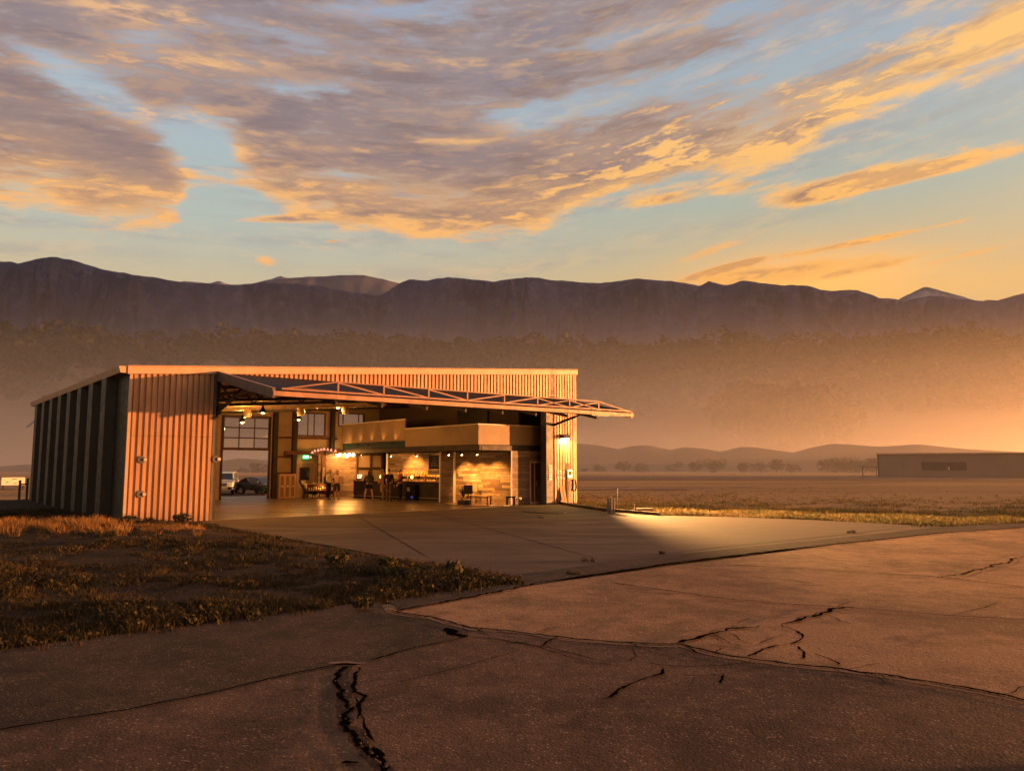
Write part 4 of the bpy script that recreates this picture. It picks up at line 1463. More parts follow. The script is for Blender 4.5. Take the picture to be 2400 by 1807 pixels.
def onu(x, y, u0):
    X, Z = (x - 1200) / CAM_F, -(y - 903.5) / CAM_F
    d = np.array([X, math.cos(CAM_P) - Z * math.sin(CAM_P), math.sin(CAM_P) + Z * math.cos(CAM_P)])
    o = np.array([0, 0, CAM_H])
    Lp = np.array([LX, LY])
    a = (u0 - ((o[:2] - Lp) @ UD)) / (d[:2] @ UD)
    P = o + a * d
    q = P[:2] - Lp
    return (float(q @ UD), float(q @ VD), float(P[2]))


spotlamp(16.30, 4.0, 2.60, (17.4, 3.7, 0.9), 'left one of the spot lamps lighting the board wall beside the white post', 210, 84)
spotlamp(16.35, 2.9, 2.60, (17.5, 2.6, 0.8), 'middle spot lamp of three lighting the bright board wall', 250, 84)
spotlamp(16.5, 1.8, 2.60, (17.8, 1.6, 0.8), 'right one of the spot lamps lighting the board wall by the glass door', 200, 84)
spotlamp(17.3, 11.6, 2.58, (18.95, 11.4, 1.1), 'spot lamp over the bar lighting the left of the boards', 330, 100)
spotlamp(17.3, 8.7, 2.58, (18.95, 8.8, 1.1), 'spot lamp over the bar beside the menu board', 330, 100)
spotlamp(16.5, 13.6, 2.58, (17.6, 15.4, 1.2), 'spot lamp beside the serving hatch above the two men talking', 110, 90)

for k, v in enumerate((9.0, 10.3, 11.6, 12.9, 14.2)):
    t = empty('uplight', W(MU - 0.30, v, 3.2), TH, ('%s of the five small uplights washing the upper loft panel' % ('nearest', 'second nearest', 'middle', 'second farthest', 'farthest')[k]), 'uplight', 'uplights on the loft panel')
    MB().tube([(0, 0, -0.05), (0.02, 0, 0.06)], [0.04, 0.05], 10).build('can', M['black'], t)
    MB().box(0.03, 0.34, -0.012, 0.012, -0.04, -0.02).build('bracket', M['black'], t)
    spot(t, (0.03, 0, 0.09), (0.22, (v - 11.6) * 0.16, 1.0), 7, 80, 0.8)

# globe cluster and cup garland over the lounge corner
gl = [(790, 1067, 15.0), (797, 1066, 14.9), (808, 1066, 14.8), (813, 1069, 14.7), (819, 1065, 14.6), (828, 1066, 14.5)]
lbs = ['leftmost glowing globe bulb of the cluster over the lounge', 'second glowing globe bulb, touching the leftmost one', 'third globe bulb of the cluster, left in its middle trio',
       'lowest globe bulb of the glowing cluster', 'highest globe bulb of the cluster, right in its middle trio', 'rightmost glowing globe bulb of the cluster, set a little apart']
for k, (x, y, v) in enumerate(gl):
    q = onv(x, y, v)
    t = empty('globe_bulb', W(*q), TH, lbs[k], 'globe bulb', 'cluster of glowing globe bulbs')
    MB().ball((0, 0, 0), 0.085, 10).build('globe', bulb_m, t, smooth=True)
    MB().tube([(0, 0, 0.07), (0, 0, 2.78 - q[2])], 0.012, 6).build('cord', M['black'], t)
    if k in (1, 3, 5):
        point(t, (0, -0.14, -0.1), 38)
gar = empty('cup_garland', W(*onv(765, 1058, 14.6)), TH, 'sagging garland of small pinkish cup lamps over the armchair', 'garland')
b = MB()
q0 = onv(765, 1058, 14.6)
gp_pts = []
for x, y in ((725, 1078), (731, 1066), (738, 1058), (750, 1055), (765, 1053), (780, 1054), (792, 1058), (815, 1059), (850, 1060)):
    q = onv(x, y, 14.6)
    gp_pts.append((q[0] - q0[0], q[1] - q0[1], q[2] - q0[2]))
b.tube(gp_pts, 0.012, 6)
b.build('cable', M['black'], gar)
cup_m = mat('pink_cup', (0.75, 0.35, 0.25), 0.5, emit=(1.0, 0.42, 0.25), estr=0.5)
for x, y in ((728, 1071), (732, 1060), (738, 1056), (746, 1055), (753, 1053), (760, 1052), (768, 1053), (776, 1054), (786, 1056)):
    q = onv(x, y, 14.6)
    MB().lathe([(0.03, 0.06), (0.075, -0.07), (0.07, -0.07), (0.026, 0.04)], 10, (q[0] - q0[0], q[1] - q0[1], q[2] - q0[2])).build('cup', cup_m, gar)

# exit sign: green box with pale letters
ex = empty('exit_sign', W(*onv(717, 1071, VB - 0.3)), TH, 'lit green EXIT sign above the personnel door', 'exit sign')
MB().box(-0.19, 0.19, -0.03, 0.03, -0.11, 0.11).build('box', mat('green_lit_face', (0.02, 0.3, 0.1), 0.4, emit=(0.03, 0.75, 0.22), estr=1.1), ex)
wm = mat('lit_letters', (0.8, 1, 0.85), 0.4, emit=(0.55, 1.0, 0.65), estr=1.6)


def text(body, size, mt, parent, loc, rot=(math.pi / 2, 0, 0), name='lettering', ext=0.003):
    cu = bpy.data.curves.new(name, 'FONT')
    cu.body, cu.size, cu.extrude = body, size, ext
    cu.align_x, cu.align_y = 'CENTER', 'CENTER'
    cu.materials.append(mt)
    tmp = bpy.data.objects.new(name, cu)
    C.objects.link(tmp)
    me = bpy.data.meshes.new_from_object(tmp.evaluated_get(bpy.context.evaluated_depsgraph_get()))
    bpy.data.objects.remove(tmp)
    o = bpy.data.objects.new(name, me)
    C.objects.link(o)
    o.parent = parent
    o.location, o.rotation_euler = loc, rot
    return o


text('EXIT', 0.17, wm, ex, (0, -0.036, 0))
MB().lathe([(0.05, -0.03), (0.05, 0.03)], 12, (-0.3, 0, 0)).build('emergency_lamp', M['white'], ex)

# wall lamp on the right pier: lights the pier and the apron corner
q = onv(1320, 1028, -0.05)
wl = empty('wall_lamp', W(q[0], -0.06, q[2]), TH, 'bright wall pack lamp shining down the right pier of the hangar', 'wall lamp')
MB().prism([(0, 0.0), (-0.26, 0.02), (-0.30, 0.10), (-0.22, 0.2), (0, 0.22)], lambda a, c, k: (k, a, c), -0.22, 0.22).build('housing', M['trim_dark'], wl)
MB().box(-0.19, 0.19, -0.25, -0.03, -0.02, -0.003).build('lens', mat('lit_lens', (1, 0.9, 0.6), 0.4, emit=(1.0, 0.72, 0.22), estr=30.0), wl)
l = bpy.data.lights.new('lamp_area', 'AREA')
l.shape, l.size, l.size_y, l.energy, l.color = 'RECTANGLE', 0.34, 0.2, 60, (1.0, 0.60, 0.16)
o = bpy.data.objects.new('lamp_area', l)
C.objects.link(o)
o.parent = wl
o.location = (0, -0.14, -0.03)
spot(wl, (0, -0.3, 0.02), (-1.9, -14.0, -0.9), 23000, 60, 0.5, (1.0, 0.50, 0.15), 0.12)

# ================================================================== bar and lounge things
def place(name, u, v, w, rz, label, cat, group=None):
    return empty(name, W(u, v, w), TH + rz, label, cat, group)


def face_cam(u, v):
    """turn (in hangar axes) so that local -y looks at the camera"""
    p = W(u, v)
    return math.atan2(p[1], p[0]) - math.pi / 2 - TH


BA, BB = (15.75, 13.3), (17.55, 6.6)
Lb = math.hypot(BB[0] - BA[0], BB[1] - BA[1])
ang = math.atan2(BB[1] - BA[1], BB[0] - BA[0])
bar = place('bar_counter', BA[0], BA[1], 0.005, ang, 'long dark bar counter with a lit wooden top behind the guests', 'bar counter')
MB().box(0, Lb, 0.05, 0.6, 0.0, 1.02).build('front', M['counter'], bar)
MB().box(-0.08, Lb + 0.05, -0.06, 0.68, 1.022, 1.08).build('top', M['countertop'], bar, bevel=0.008)
MB().box(2.3, 3.15, 0.02, 0.048, 0.42, 0.88).build('panel', M['plaster'], bar)
MB().box(0.05, Lb - 0.05, -0.02, 0.04, 0.12, 0.16).build('foot_rail', M['galv'], bar)


def bar_xy(t, off):
    return (BA[0] + (BB[0] - BA[0]) * t - math.sin(ang) * off, BA[1] + (BB[1] - BA[1]) * t + math.cos(ang) * off)


gold = mat('amber_glass', (0.55, 0.28, 0.05), 0.15, 0.0, spec=0.6)
green_l = mat('yellow_green_shade', (0.6, 0.55, 0.15), 0.4, emit=(0.8, 0.7, 0.15), estr=1.2)
clear = mat('pale_glass', (0.6, 0.52, 0.42), 0.1, spec=0.7)
for k, (t, off, h, r, mt, lb) in enumerate([
        (0.02, 0.3, 0.34, 0.045, clear, 'clear bottle at the left end of the bar behind the man in checks'),
        (0.07, 0.3, 0.30, 0.05, gold, 'amber bottle near the left end of the bar'),
        (0.20, 0.35, 0.26, 0.05, clear, 'clear bottle left of the yellow glass lamp on the bar'),
        (0.52, 0.3, 0.30, 0.045, gold, 'amber bottle on the bar right of the woman'),
        (0.60, 0.4, 0.34, 0.04, clear, 'tall clear bottle on the bar between the woman and the men'),
        (0.80, 0.4, 0.36, 0.06, gold, 'tall amber bottle on the bar between the dark-coated man and the rightmost man'),
        (0.93, 0.35, 0.28, 0.05, clear, 'clear bottle at the right end of the bar')]):
    u, v = bar_xy(t, off)
    o = MB().lathe([(r, 0), (r, h * 0.6), (r * 0.4, h * 0.78), (r * 0.35, h)], 12).build('bottle', mt, smooth=True)
    o.location = W(u, v, 1.086)
    tag(o, lb, 'bottle', 'bottles on the bar')
for k, (t, off, lb) in enumerate([(0.30, 0.3, 'small glowing yellow lamp on the bar left of the woman'), (0.42, 0.3, 'slim glowing yellow lamp on the bar directly left of the woman'), (0.66, 0.3, 'small glowing yellow lamp on the bar right of the woman')]):
    u, v = bar_xy(t, off)
    tl = place('table_lamp', u, v, 1.086, 0, lb, 'table lamp', 'glowing lamps on the bar')
    MB().lathe([(0.05, 0), (0.05, 0.02), (0.015, 0.04), (0.015, 0.14)], 12).build('base', M['black'], tl)
    MB().lathe([(0.05, 0.12), (0.09, 0.18), (0.07, 0.30), (0.03, 0.33)], 12).build('shade', green_l, tl, smooth=True)
# cash till with pale screen
u, v = bar_xy(0.035, 0.32)
ti = place('till', u, v, 1.086, face_cam(u, v), 'small till with a pale lit screen on the left of the bar', 'till')
MB().box(-0.16, 0.16, -0.12, 0.14, 0, 0.08).build('base', M['black'], ti)
sc = MB().add([(-0.16, 0.0, 0.1), (0.16, 0.0, 0.1), (0.16, 0.08, 0.34), (-0.16, 0.08, 0.34), (-0.16, 0.03, 0.09), (0.16, 0.03, 0.09), (0.16, 0.11, 0.33), (-0.16, 0.11, 0.33)],
              [(0, 1, 2, 3), (4, 7, 6, 5), (0, 4, 5, 1), (1, 5, 6, 2), (2, 6, 7, 3), (3, 7, 4, 0)]).build('screen', mat('lit_screen', (0.8, 0.75, 0.6), 0.3, emit=(1.0, 0.8, 0.5), estr=0.45), ti)
# bottles on the back bar shelf
shf = place('wall_shelf', 18.75, 13.0, 1.30, -math.pi / 2, 'long thin shelf on the boards behind the bar', 'shelf')
MB().box(0, 4.6, 0.0, 0.2, 0, 0.035).build('board', M['countertop'], shf)
for k in range(3):
    MB().box(0.3 + k * 1.9, 0.34 + k * 1.9, 0.02, 0.19, -0.14, -0.002).build('bracket', M['black'], shf)
g = np.random.default_rng(3)
proto = None
for k in range(16):
    vv = 12.8 - k * 0.27 + g.uniform(-0.05, 0.05)
    if proto is None:
        proto = MB().lathe([(0.04, 0), (0.04, 0.19), (0.016, 0.25), (0.014, 0.32)], 10).build('shelf_bottle', gold, smooth=True)
        o = proto
    else:
        o = proto.copy()
        C.objects.link(o)
    o.location = W(18.66, vv, 1.337)
    o.scale = (1, 1, g.uniform(0.75, 1.1))
    tag(o, 'amber bottle in the row on the long shelf behind the bar', 'bottle', 'bottles on the shelf behind the bar')
# menu board: chalked notices on a dark board over a pale strip
mq = onv(1021, 1096, 7.4)
mb_ = place('menu_board', mq[0], mq[1], mq[2], face_cam(mq[0], mq[1]), 'chalked menu board hanging at the right end of the bar', 'menu board')
MB().box(-0.6, 0.62, -0.05, 0.0, -0.1, 0.78).build('board', M['black'], mb_)
MB().box(-0.66, -0.6, -0.07, 0.0, -0.1, 0.78).box(0.62, 0.68, -0.07, 0.0, -0.1, 0.78).box(-0.66, 0.68, -0.07, 0.0, 0.78, 0.84).build('frame', M['countertop'], mb_)
MB().box(-0.72, 0.72, -0.06, 0.0, -0.46, -0.12).build('strip', M['white'], mb_)
b = MB()
g = np.random.default_rng(9)
for r_ in range(6):
    x = -0.5 + g.uniform(0, 0.15)
    while x < 0.45:
        L = g.uniform(0.03, 0.12)
        b.add([(x, -0.053, 0.66 - r_ * 0.12), (x + L, -0.053, 0.66 - r_ * 0.12 + g.uniform(-0.02, 0.02)), (x + L, -0.053, 0.70 - r_ * 0.12), (x, -0.053, 0.70 - r_ * 0.12 + g.uniform(-0.02, 0.02))], [(0, 1, 2, 3)])
        x += L + g.uniform(0.02, 0.07)
b.build('chalk_writing', mat('chalk', (0.8, 0.72, 0.6), 0.9), mb_)
b = MB()
x = -0.6
while x < 0.55:
    L = g.uniform(0.03, 0.09)
    b.box(x, x + L, -0.066, -0.062, -0.34, -0.34 + g.uniform(0.06, 0.13))
    x += L + 0.03
b.build('strip_writing', mat('faded_letters', (0.35, 0.16, 0.05), 0.8), mb_)
mb_.scale = (0.62, 0.62, 0.85)
for x in (-0.5, 0.5):
    MB().box(x - 0.01, x + 0.01, -0.03, -0.01, 0.842, 1.1).build('hanger', M['black'], mb_)
# fridge under the bar end with blue light
q = gp(1010, 1172)
fr = empty('drinks_fridge', (*W(16.72, 8.35)[:2], 0.005), TH + ang, 'small glass-fronted drinks fridge with a blue light at the right of the bar', 'fridge')
MB().box(-0.35, 0.35, 0.02, 0.42, 0, 0.88).build('cabinet', M['black'], fr)
MB().box(-0.31, 0.31, -0.005, 0.018, 0.1, 0.82).build('door', M['glass_dark'], fr)
MB().box(-0.2, 0.0, -0.02, -0.008, 0.5, 0.74).build('label', mat('pale_sticker', (0.5, 0.48, 0.42), 0.6), fr)
MB().box(0.1, 0.24, -0.02, -0.008, 0.14, 0.24).build('status_light', mat('blue_light', (0.05, 0.1, 0.8), 0.4, emit=(0.05, 0.12, 1.0), estr=0.12), fr)

# low cabinet with glasses, left of the bar
cu_, cv_ = 13.85, 13.6
cb = place('drinks_cabinet', cu_, cv_, 0.005, face_cam(cu_, cv_), 'low open drinks cabinet with shelves of glasses left of the bar', 'cabinet')
b = MB()
b.box(-0.85, 0.72, 0.36, 0.4, 0.06, 0.86)
b.box(-0.85, -0.81, 0.0, 0.358, 0.06, 0.86).box(0.68, 0.72, 0.0, 0.358, 0.06, 0.86)
b.build('carcass', M['steel_red'], cb)
for z in (0.06, 0.46, 0.84):
    MB().box(-0.80, 0.67, 0.0, 0.35, z, z + 0.03).build('shelf', M['countertop'], cb)
point(cb, (0, 0.12, 0.80), 5, LAMP, 0.05)
g = np.random.default_rng(5)
pr_ = None
base = Matrix.Translation(cb.location) @ Matrix.Rotation(cb.rotation_euler.z, 4, 'Z')
for zz in (0.092, 0.492):
    for k in range(11):
        if pr_ is None:
            pr_ = MB().lathe([(0.035, 0), (0.042, 0.06), (0.04, 0.17), (0.036, 0.17), (0.036, 0.02)], 10).build('drinking_glass', clear, smooth=True)
            o = pr_
        else:
            o = pr_.copy()
            C.objects.link(o)
        o.location = base @ Vector((-0.72 + k * 0.132 + g.uniform(-0.02, 0.02), 0.12 + g.uniform(-0.04, 0.08), zz))
        o.scale = (1, 1, g.uniform(0.7, 1.3))
        tag(o, 'clear drinking glass in the upper row of the low cabinet' if zz > 0.3 else 'clear drinking glass in the lower row of the low cabinet', 'glass', 'glasses in the low cabinet')
for k, (x, lb) in enumerate([(-0.45, 'left stack of pale plates on the low drinks cabinet'), (-0.05, 'right stack of pale plates on the low drinks cabinet')]):
    o = MB().lathe([(0.10, 0), (0.16, 0.03), (0.16, 0.05), (0.02, 0.04)], 14).build('plate_stack', M['white'], smooth=True)
    o.location = base @ Vector((x, 0.18, 0.875))
    tag(o, lb, 'plates', 'plates on the low cabinet')
for k, (x, wd, lb) in enumerate([(0.28, 0.36, 'black box speaker at left on the low cabinet'), (0.60, 0.26, 'black box speaker at right on the low cabinet')]):
    t = empty('box_speaker', base @ Vector((x, 0.18, 0.875)), cb.rotation_euler.z, lb, 'speaker', 'speakers on the low cabinet')
    MB().box(-wd / 2, wd / 2, -0.14, 0.14, 0, 0.42).build('case', M['black'], t, bevel=0.01)
    MB().tube([(0, -0.145, 0.15), (0, -0.15, 0.15)], 0.09, 14).build('cone', M['trim_dark'], t)
o = MB().tube([(0, -0.012, 0), (0, 0.012, 0)], 0.13, 20).build('wall_clock', M['black'])
o.location = W(15.1, VB - 0.52, 1.38)
o.rotation_euler.z = TH
tag(o, 'small round dark clock on the boards above the low cabinet', 'clock')

# reclining armchair
au, av = 13.55, 14.4
ac = place('armchair', au, av, 0.005, face_cam(au, av) + R(60), 'dark reclining armchair with a patterned cushion by the boards', 'armchair')
b = MB()
b.prism([(-0.36, 0.40), (0.36, 0.40), (0.36, 0.26), (-0.36, 0.26)], lambda a, c, k: (k, a, c), -0.3, 0.3)
b.build('seat', M['black'], ac, bevel=0.03)
MB().prism([(0.30, 0.34), (0.72, 1.02), (0.60, 1.08), (0.20, 0.42)], lambda a, c, k: (k, a, c), -0.29, 0.29).build('backrest', M['black'], ac, bevel=0.03)
MB().prism([(0.22, 0.42), (0.48, 0.85), (0.40, 0.9), (0.14, 0.47)], lambda a, c, k: (k, a, c), -0.2, 0.2).build('cushion', mat('patterned_cushion', (0.12, 0.08, 0.05), 0.8, 0, 0, 30, var2=(0.6, 0.45, 0.28)), ac, bevel=0.03)
for s in (-1, 1):
    MB().box(s * 0.33 - 0.035, s * 0.33 + 0.035, -0.34, 0.34, 0.5, 0.56).build('arm', M['black'], ac, bevel=0.01)
    MB().box(s * 0.33 - 0.03, s * 0.33 + 0.03, -0.32, -0.26, 0, 0.5).build('leg', M['black'], ac)
    MB().box(s * 0.33 - 0.03, s * 0.33 + 0.03, 0.26, 0.32, 0, 0.5).build('leg', M['black'], ac)

# three-door cupboard beside the personnel door
cp = place('cupboard', 11.9, VB - 0.62, 0.005, 0, 'pale three-door cupboard standing left of the personnel door', 'cupboard')
MB().box(0, 1.05, 0.0, 0.28, 0, 1.45).build('carcass', M['trim'], cp)
for k in range(3):
    x = 0.02 + k * 0.34
    lf = MB().box(x, x + 0.32, -0.025, -0.002, 0.03, 1.42).build('leaf', M['trim'], cp)
    b = MB().box(x + 0.06, x + 0.26, -0.032, -0.026, 0.1, 0.66).box(x + 0.06, x + 0.26, -0.032, -0.026, 0.78, 1.34)
    b.build('inset', mat('brown_inset', (0.22, 0.12, 0.05), 0.6), lf)
    MB().ball((x + 0.16, -0.05, 0.72), 0.04, 8).build('knob', M['white'], lf, smooth=True)

# ------------------------------------------------------------------ things in front of the lit board wall
pu, pv = 17.0, 3.55
pp = place('potted_plant', pu, pv, 0.005, 0, 'dark spiky plant in a pot before the lit board wall', 'plant')
MB().lathe([(0.13, 0), (0.19, 0.32), (0.17, 0.32), (0.15, 0.28)], 14).build('pot', M['steel_red'], pp, smooth=True)
b = MB()
g = np.random.default_rng(8)
for k in range(34):
    a, tl_ = g.uniform(0, 6.28), g.uniform(0.25, 0.6)
    L = g.uniform(0.45, 0.95)
    d = Vector((math.cos(a) * tl_, math.sin(a) * tl_, 1)).normalized()
    s_ = Vector((-math.sin(a), math.cos(a), 0)) * 0.022
    p0, p1, p2 = Vector((0, 0, 0.28)), Vector((0, 0, 0.28)) + d * L * 0.6, Vector((0, 0, 0.28)) + d * L + Vector((math.cos(a), math.sin(a), -0.5)) * 0.1
    b.add([p0 - s_ * 0.5, p0 + s_ * 0.5, p1 + s_, p1 - s_, p2], [(0, 1, 2, 3), (3, 2, 4)])
b.build('leaves', mat('dark_leaf', (0.03, 0.04, 0.015), 0.6), pp)


def simple(name, u, v, rz, label, cat, parts, z=0.006, group=None):
    t = place(name, u, v, z, rz, label, cat, group)
    for nm, mb2, mt in parts:
        mb2.build(nm, mt, t, bevel=0.006)
    return t


fc = face_cam(16.6, 2.5)
simple('amplifier', 16.55, 2.95, fc, 'low black amplifier box on the floor before the lit boards', 'amplifier',
       [('case', MB().box(-0.3, 0.3, -0.14, 0.14, 0, 0.22), M['black']), ('grille', MB().box(-0.26, 0.26, -0.15, -0.142, 0.03, 0.19), M['trim_dark'])])
simple('monitor_stand', 16.75, 2.75, fc, 'black screen on a short stand behind the amplifier', 'screen',
       [('screen', MB().box(-0.27, 0.2, -0.03, 0.03, 0.52, 0.98), M['black']), ('pole', MB().box(-0.05, 0.0, -0.02, 0.02, 0.03, 0.52), M['black']), ('foot', MB().box(-0.2, 0.16, -0.12, 0.12, 0, 0.03), M['black'])])
simple('drum', 16.35, 2.35, 0, 'small round dark drum standing right of the amplifier', 'drum',
       [('shell', MB().lathe([(0.20, 0), (0.20, 0.30)], 18), M['black']), ('skin', MB().lathe([(0.19, 0.302), (0.19, 0.312)], 18), M['plaster']), ('hoop', MB().lathe([(0.212, 0.24), (0.212, 0.29)], 18), M['galv'])])
bn = simple('bench', 17.1, 2.35, R(-78), 'plain wooden bench along the lit board wall', 'bench',
            [('seat', MB().box(-0.75, 0.75, -0.17, 0.17, 0.42, 0.47), M['countertop'])] + [('leg', MB().box(x - 0.03, x + 0.03, y - 0.03, y + 0.03, 0, 0.418), M['steel_red']) for x in (-0.68, 0.68) for y in (-0.13, 0.13)])
simple('notice_card', 17.32, 2.95, R(-80), 'square tan card leaning on the board wall above the bench', 'card', [('sheet', MB().box(-0.16, 0.16, -0.02, 0.02, 0.62, 1.02), M['plaster']), ('ledge', MB().box(-0.2, 0.2, -0.05, 0.02, 0.58, 0.615), M['steel_red'])])
simple('stool', 17.55, 0.35, fc, 'low brown stool with a dark seat in front of the weathered boards', 'stool',
       [('seat', MB().box(-0.24, 0.24, -0.18, 0.18, 0.40, 0.47), M['black'])] + [('leg', MB().box(x - 0.05, x + 0.05, y - 0.04, y + 0.04, 0, 0.398), M['steel_red']) for x in (-0.17, 0.17) for y in (-0.12, 0.12)])
simple('floor_light', 18.05, 0.35, fc, 'twin-headed work light on the floor beside the low brown stool', 'work light',
       [('head', MB().ball((-0.09, 0, 0.34), 0.07, 8), M['white']), ('head', MB().ball((0.09, 0, 0.34), 0.07, 8), M['white']), ('stand', MB().tube([(-0.09, 0.05, 0.32), (0.09, 0.05, 0.32), (0, 0.08, 0.3), (0, 0.06, 0)], 0.015, 6), M['black'])])
for k, (x, y, lb) in enumerate([(1057, 1176, 'left glass lantern on the floor at the foot of the white post'), (1066, 1177, 'right glass lantern on the floor at the foot of the white post')]):
    p = gp(x, y)
    t = empty('floor_lantern', (p[0], p[1], 0.006), TH, lb, 'lantern', 'lanterns by the white post')
    MB().lathe([(0.10, 0), (0.13, 0.1), (0.12, 0.3), (0.07, 0.36)], 12).build('jar', clear, t, smooth=True)
    MB().ball((0, 0, 0.42), 0.035, 6).build('flame', bulb_m, t)
p = W(17.0, 0.4)
rug = MB().box(-1.5, 1.0, -0.6, 0.5, 0, 0.012).build('rug', mat('worn_rug', (0.10, 0.05, 0.03), 0.95, 0, 0, 5, var2=(0.3, 0.2, 0.13)))
rug.location, rug.rotation_euler.z = W(16.9, 1.0, 0.006), TH + R(-60)
tag(rug, 'dark worn rug lying in front of the lit board wall', 'rug')
b = MB().tube([(-0.6, 0, 0.02), (-0.2, 0.12, 0.02), (0.1, -0.1, 0.02), (0.5, 0.05, 0.02), (0.8, -0.05, 0.02)], 0.016, 6)
o = b.build('cable_run', M['white'])
o.location, o.rotation_euler.z = W(17.0, 0.4, 0.016), TH + R(-25)
tag(o, 'pale cable lying loose on the floor before the boards', 'cable')

# ------------------------------------------------------------------ on the door post and right pier
sg = place('notice_sign', 19.86, -0.035, 1.62, 0, 'narrow pale sign with red writing on the dark door post', 'sign')
MB().box(-0.11, 0.11, -0.015, 0.0, -0.38, 0.38).build('plate', M['white'], sg)
rd = mat('red_ink', (0.45, 0.06, 0.03), 0.7)
b = MB()
for k in range(7):
    b.box(-0.08, 0.08 - 0.03 * (k % 3), -0.02, -0.016, 0.28 - k * 0.09, 0.32 - k * 0.09)
b.build('writing', rd, sg)
eb = place('meter_box', 21.1, -0.05, 1.35, 0, 'electric meter box with conduits on the lit right pier', 'meter box')
MB().box(-0.16, 0.16, -0.16, 0.0, 0, 0.42).build('case', M['galv'], eb, bevel=0.01)
MB().tube([(0, -0.165, 0.24), (0, -0.20, 0.24)], 0.10, 16).build('dial', M['glass'], eb)
for x in (-0.1, 0.0, 0.1):
    MB().tube([(x, -0.08, -0.005), (x, -0.08, -1.34)], 0.026, 8).build('conduit', M['galv'], eb)
MB().tube([(0, -0.08, 0.425), (0, -0.08, 0.75)], 0.026, 8).build('conduit', M['galv'], eb)
for k, (x, lb) in enumerate([(20.38, 'left of three small pale cover plates on the lit right pier'), (20.58, 'middle one of three small pale cover plates on the right pier'), (20.78, 'right of three small pale cover plates, nearest the meter box')]):
    t = place('cover_plate', x, -0.045, 1.28, 0, lb, 'cover plate', 'cover plates on the right pier')
    MB().box(-0.06, 0.06, -0.05, 0.0, 0, 0.42).build('case', M['white'], t, bevel=0.008)
    MB().box(-0.03, 0.03, -0.056, -0.051, 0.15, 0.25).build('switch', M['black'], t)
hs = place('hose_coil', 21.45, -0.08, 0.95, 0, 'coiled hose hanging at the outer edge of the right pier', 'hose')
b = MB()
b.tube([(0.14 * math.cos(a) * (1 + 0.05 * math.sin(a * 0.37)), -0.02 - a * 0.003, 0.30 * math.sin(a)) for a in np.linspace(0, 6.28 * 5, 90)], 0.014, 6)
b.build('coil', M['steel_red'], hs)
for k, (x, h, lb) in enumerate([(20.55, 0.95, 'left one of two boards leaning on the right pier'), (20.75, 0.9, 'right one of two boards leaning on the right pier')]):
    o = MB().add([(-0.08, -0.30, 0), (0.08, -0.30, 0), (0.08, -0.06, h), (-0.08, -0.06, h), (-0.08, -0.27, 0), (0.08, -0.27, 0), (0.08, -0.03, h), (-0.08, -0.03, h)],
                 [(0, 1, 2, 3), (4, 7, 6, 5), (0, 4, 5, 1), (1, 5, 6, 2), (2, 6, 7, 3), (3, 7, 4, 0)]).build('leaning_board', M['countertop'])
    o.location, o.rotation_euler.z = W(x, 0, 0.0), TH
    tag(o, lb, 'board', 'boards leaning on the right pier')
# round brackets on the left pier
for x, y in ((331, 1077), (329, 1158), (505, 1076)):
    q = onv(x, y, -0.05)
    b = MB().tube([(q[0], -0.04, q[2]), (q[0], -0.10, q[2])], 0.13, 14)
    o = b.build('wall_bracket', M['trim_dark'], hangar)
    MB().box(q[0] + 0.05, q[0] + 0.16, -0.16, -0.10, q[2] - 0.05, q[2] + 0.05).build('catch', M['galv'], o)


# ================================================================== people
def skin_mesh(name, chains, mt, parent, sub=1):
    """grow one continuous surface along connected chains: chain = [(key or None, (x, y, z), r) ...]; a key joins chains"""
    vs, rs, es, keys = [], [], [], {}
    for ch in chains:
        prev = None
        for key, p, r in ch:
            if key is not None and key in keys and p is None:
                i = keys[key]
            else:
                i = len(vs)
                vs.append(p)
                rs.append(r)
                if key is not None:
                    keys[key] = i
            if prev is not None:
                es.append((prev, i))
            prev = i
    me = bpy.data.meshes.new(name)
    me.from_pydata(vs, es, [])
    o = bpy.data.objects.new(name, me)
    C.objects.link(o)
    md = o.modifiers.new('skin', 'SKIN')
    md.use_smooth_shade = True
    for i, sv in enumerate(me.skin_vertices[0].data):
        r = rs[i]
        sv.radius = r if isinstance(r, tuple) else (r, r)
        sv.use_root = (i == 0)
    if sub:
        sd_ = o.modifiers.new('sub', 'SUBSURF')
        sd_.levels = sd_.render_levels = sub
    me2 = bpy.data.meshes.new_from_object(o.evaluated_get(bpy.context.evaluated_depsgraph_get()))
    bpy.data.objects.remove(o)
    bpy.data.meshes.remove(me)
    me2.name = name
    me2.materials.clear()
    me2.materials.append(mt)
    me2.polygons.foreach_set('use_smooth', np.ones(len(me2.polygons), dtype=bool))
    o = bpy.data.objects.new(name, me2)
    C.objects.link(o)
    o.parent = parent
    return o


M['skin'] = mat('skin', (0.45, 0.24, 0.15), 0.5, 0, 0.06, 8)
M['hair_dark'] = mat('dark_hair', (0.02, 0.013, 0.01), 0.6)
M['hair_grey'] = mat('grey_hair', (0.35, 0.31, 0.28), 0.6)
M['shoe'] = mat('dark_shoe', (0.02, 0.016, 0.014), 0.5)


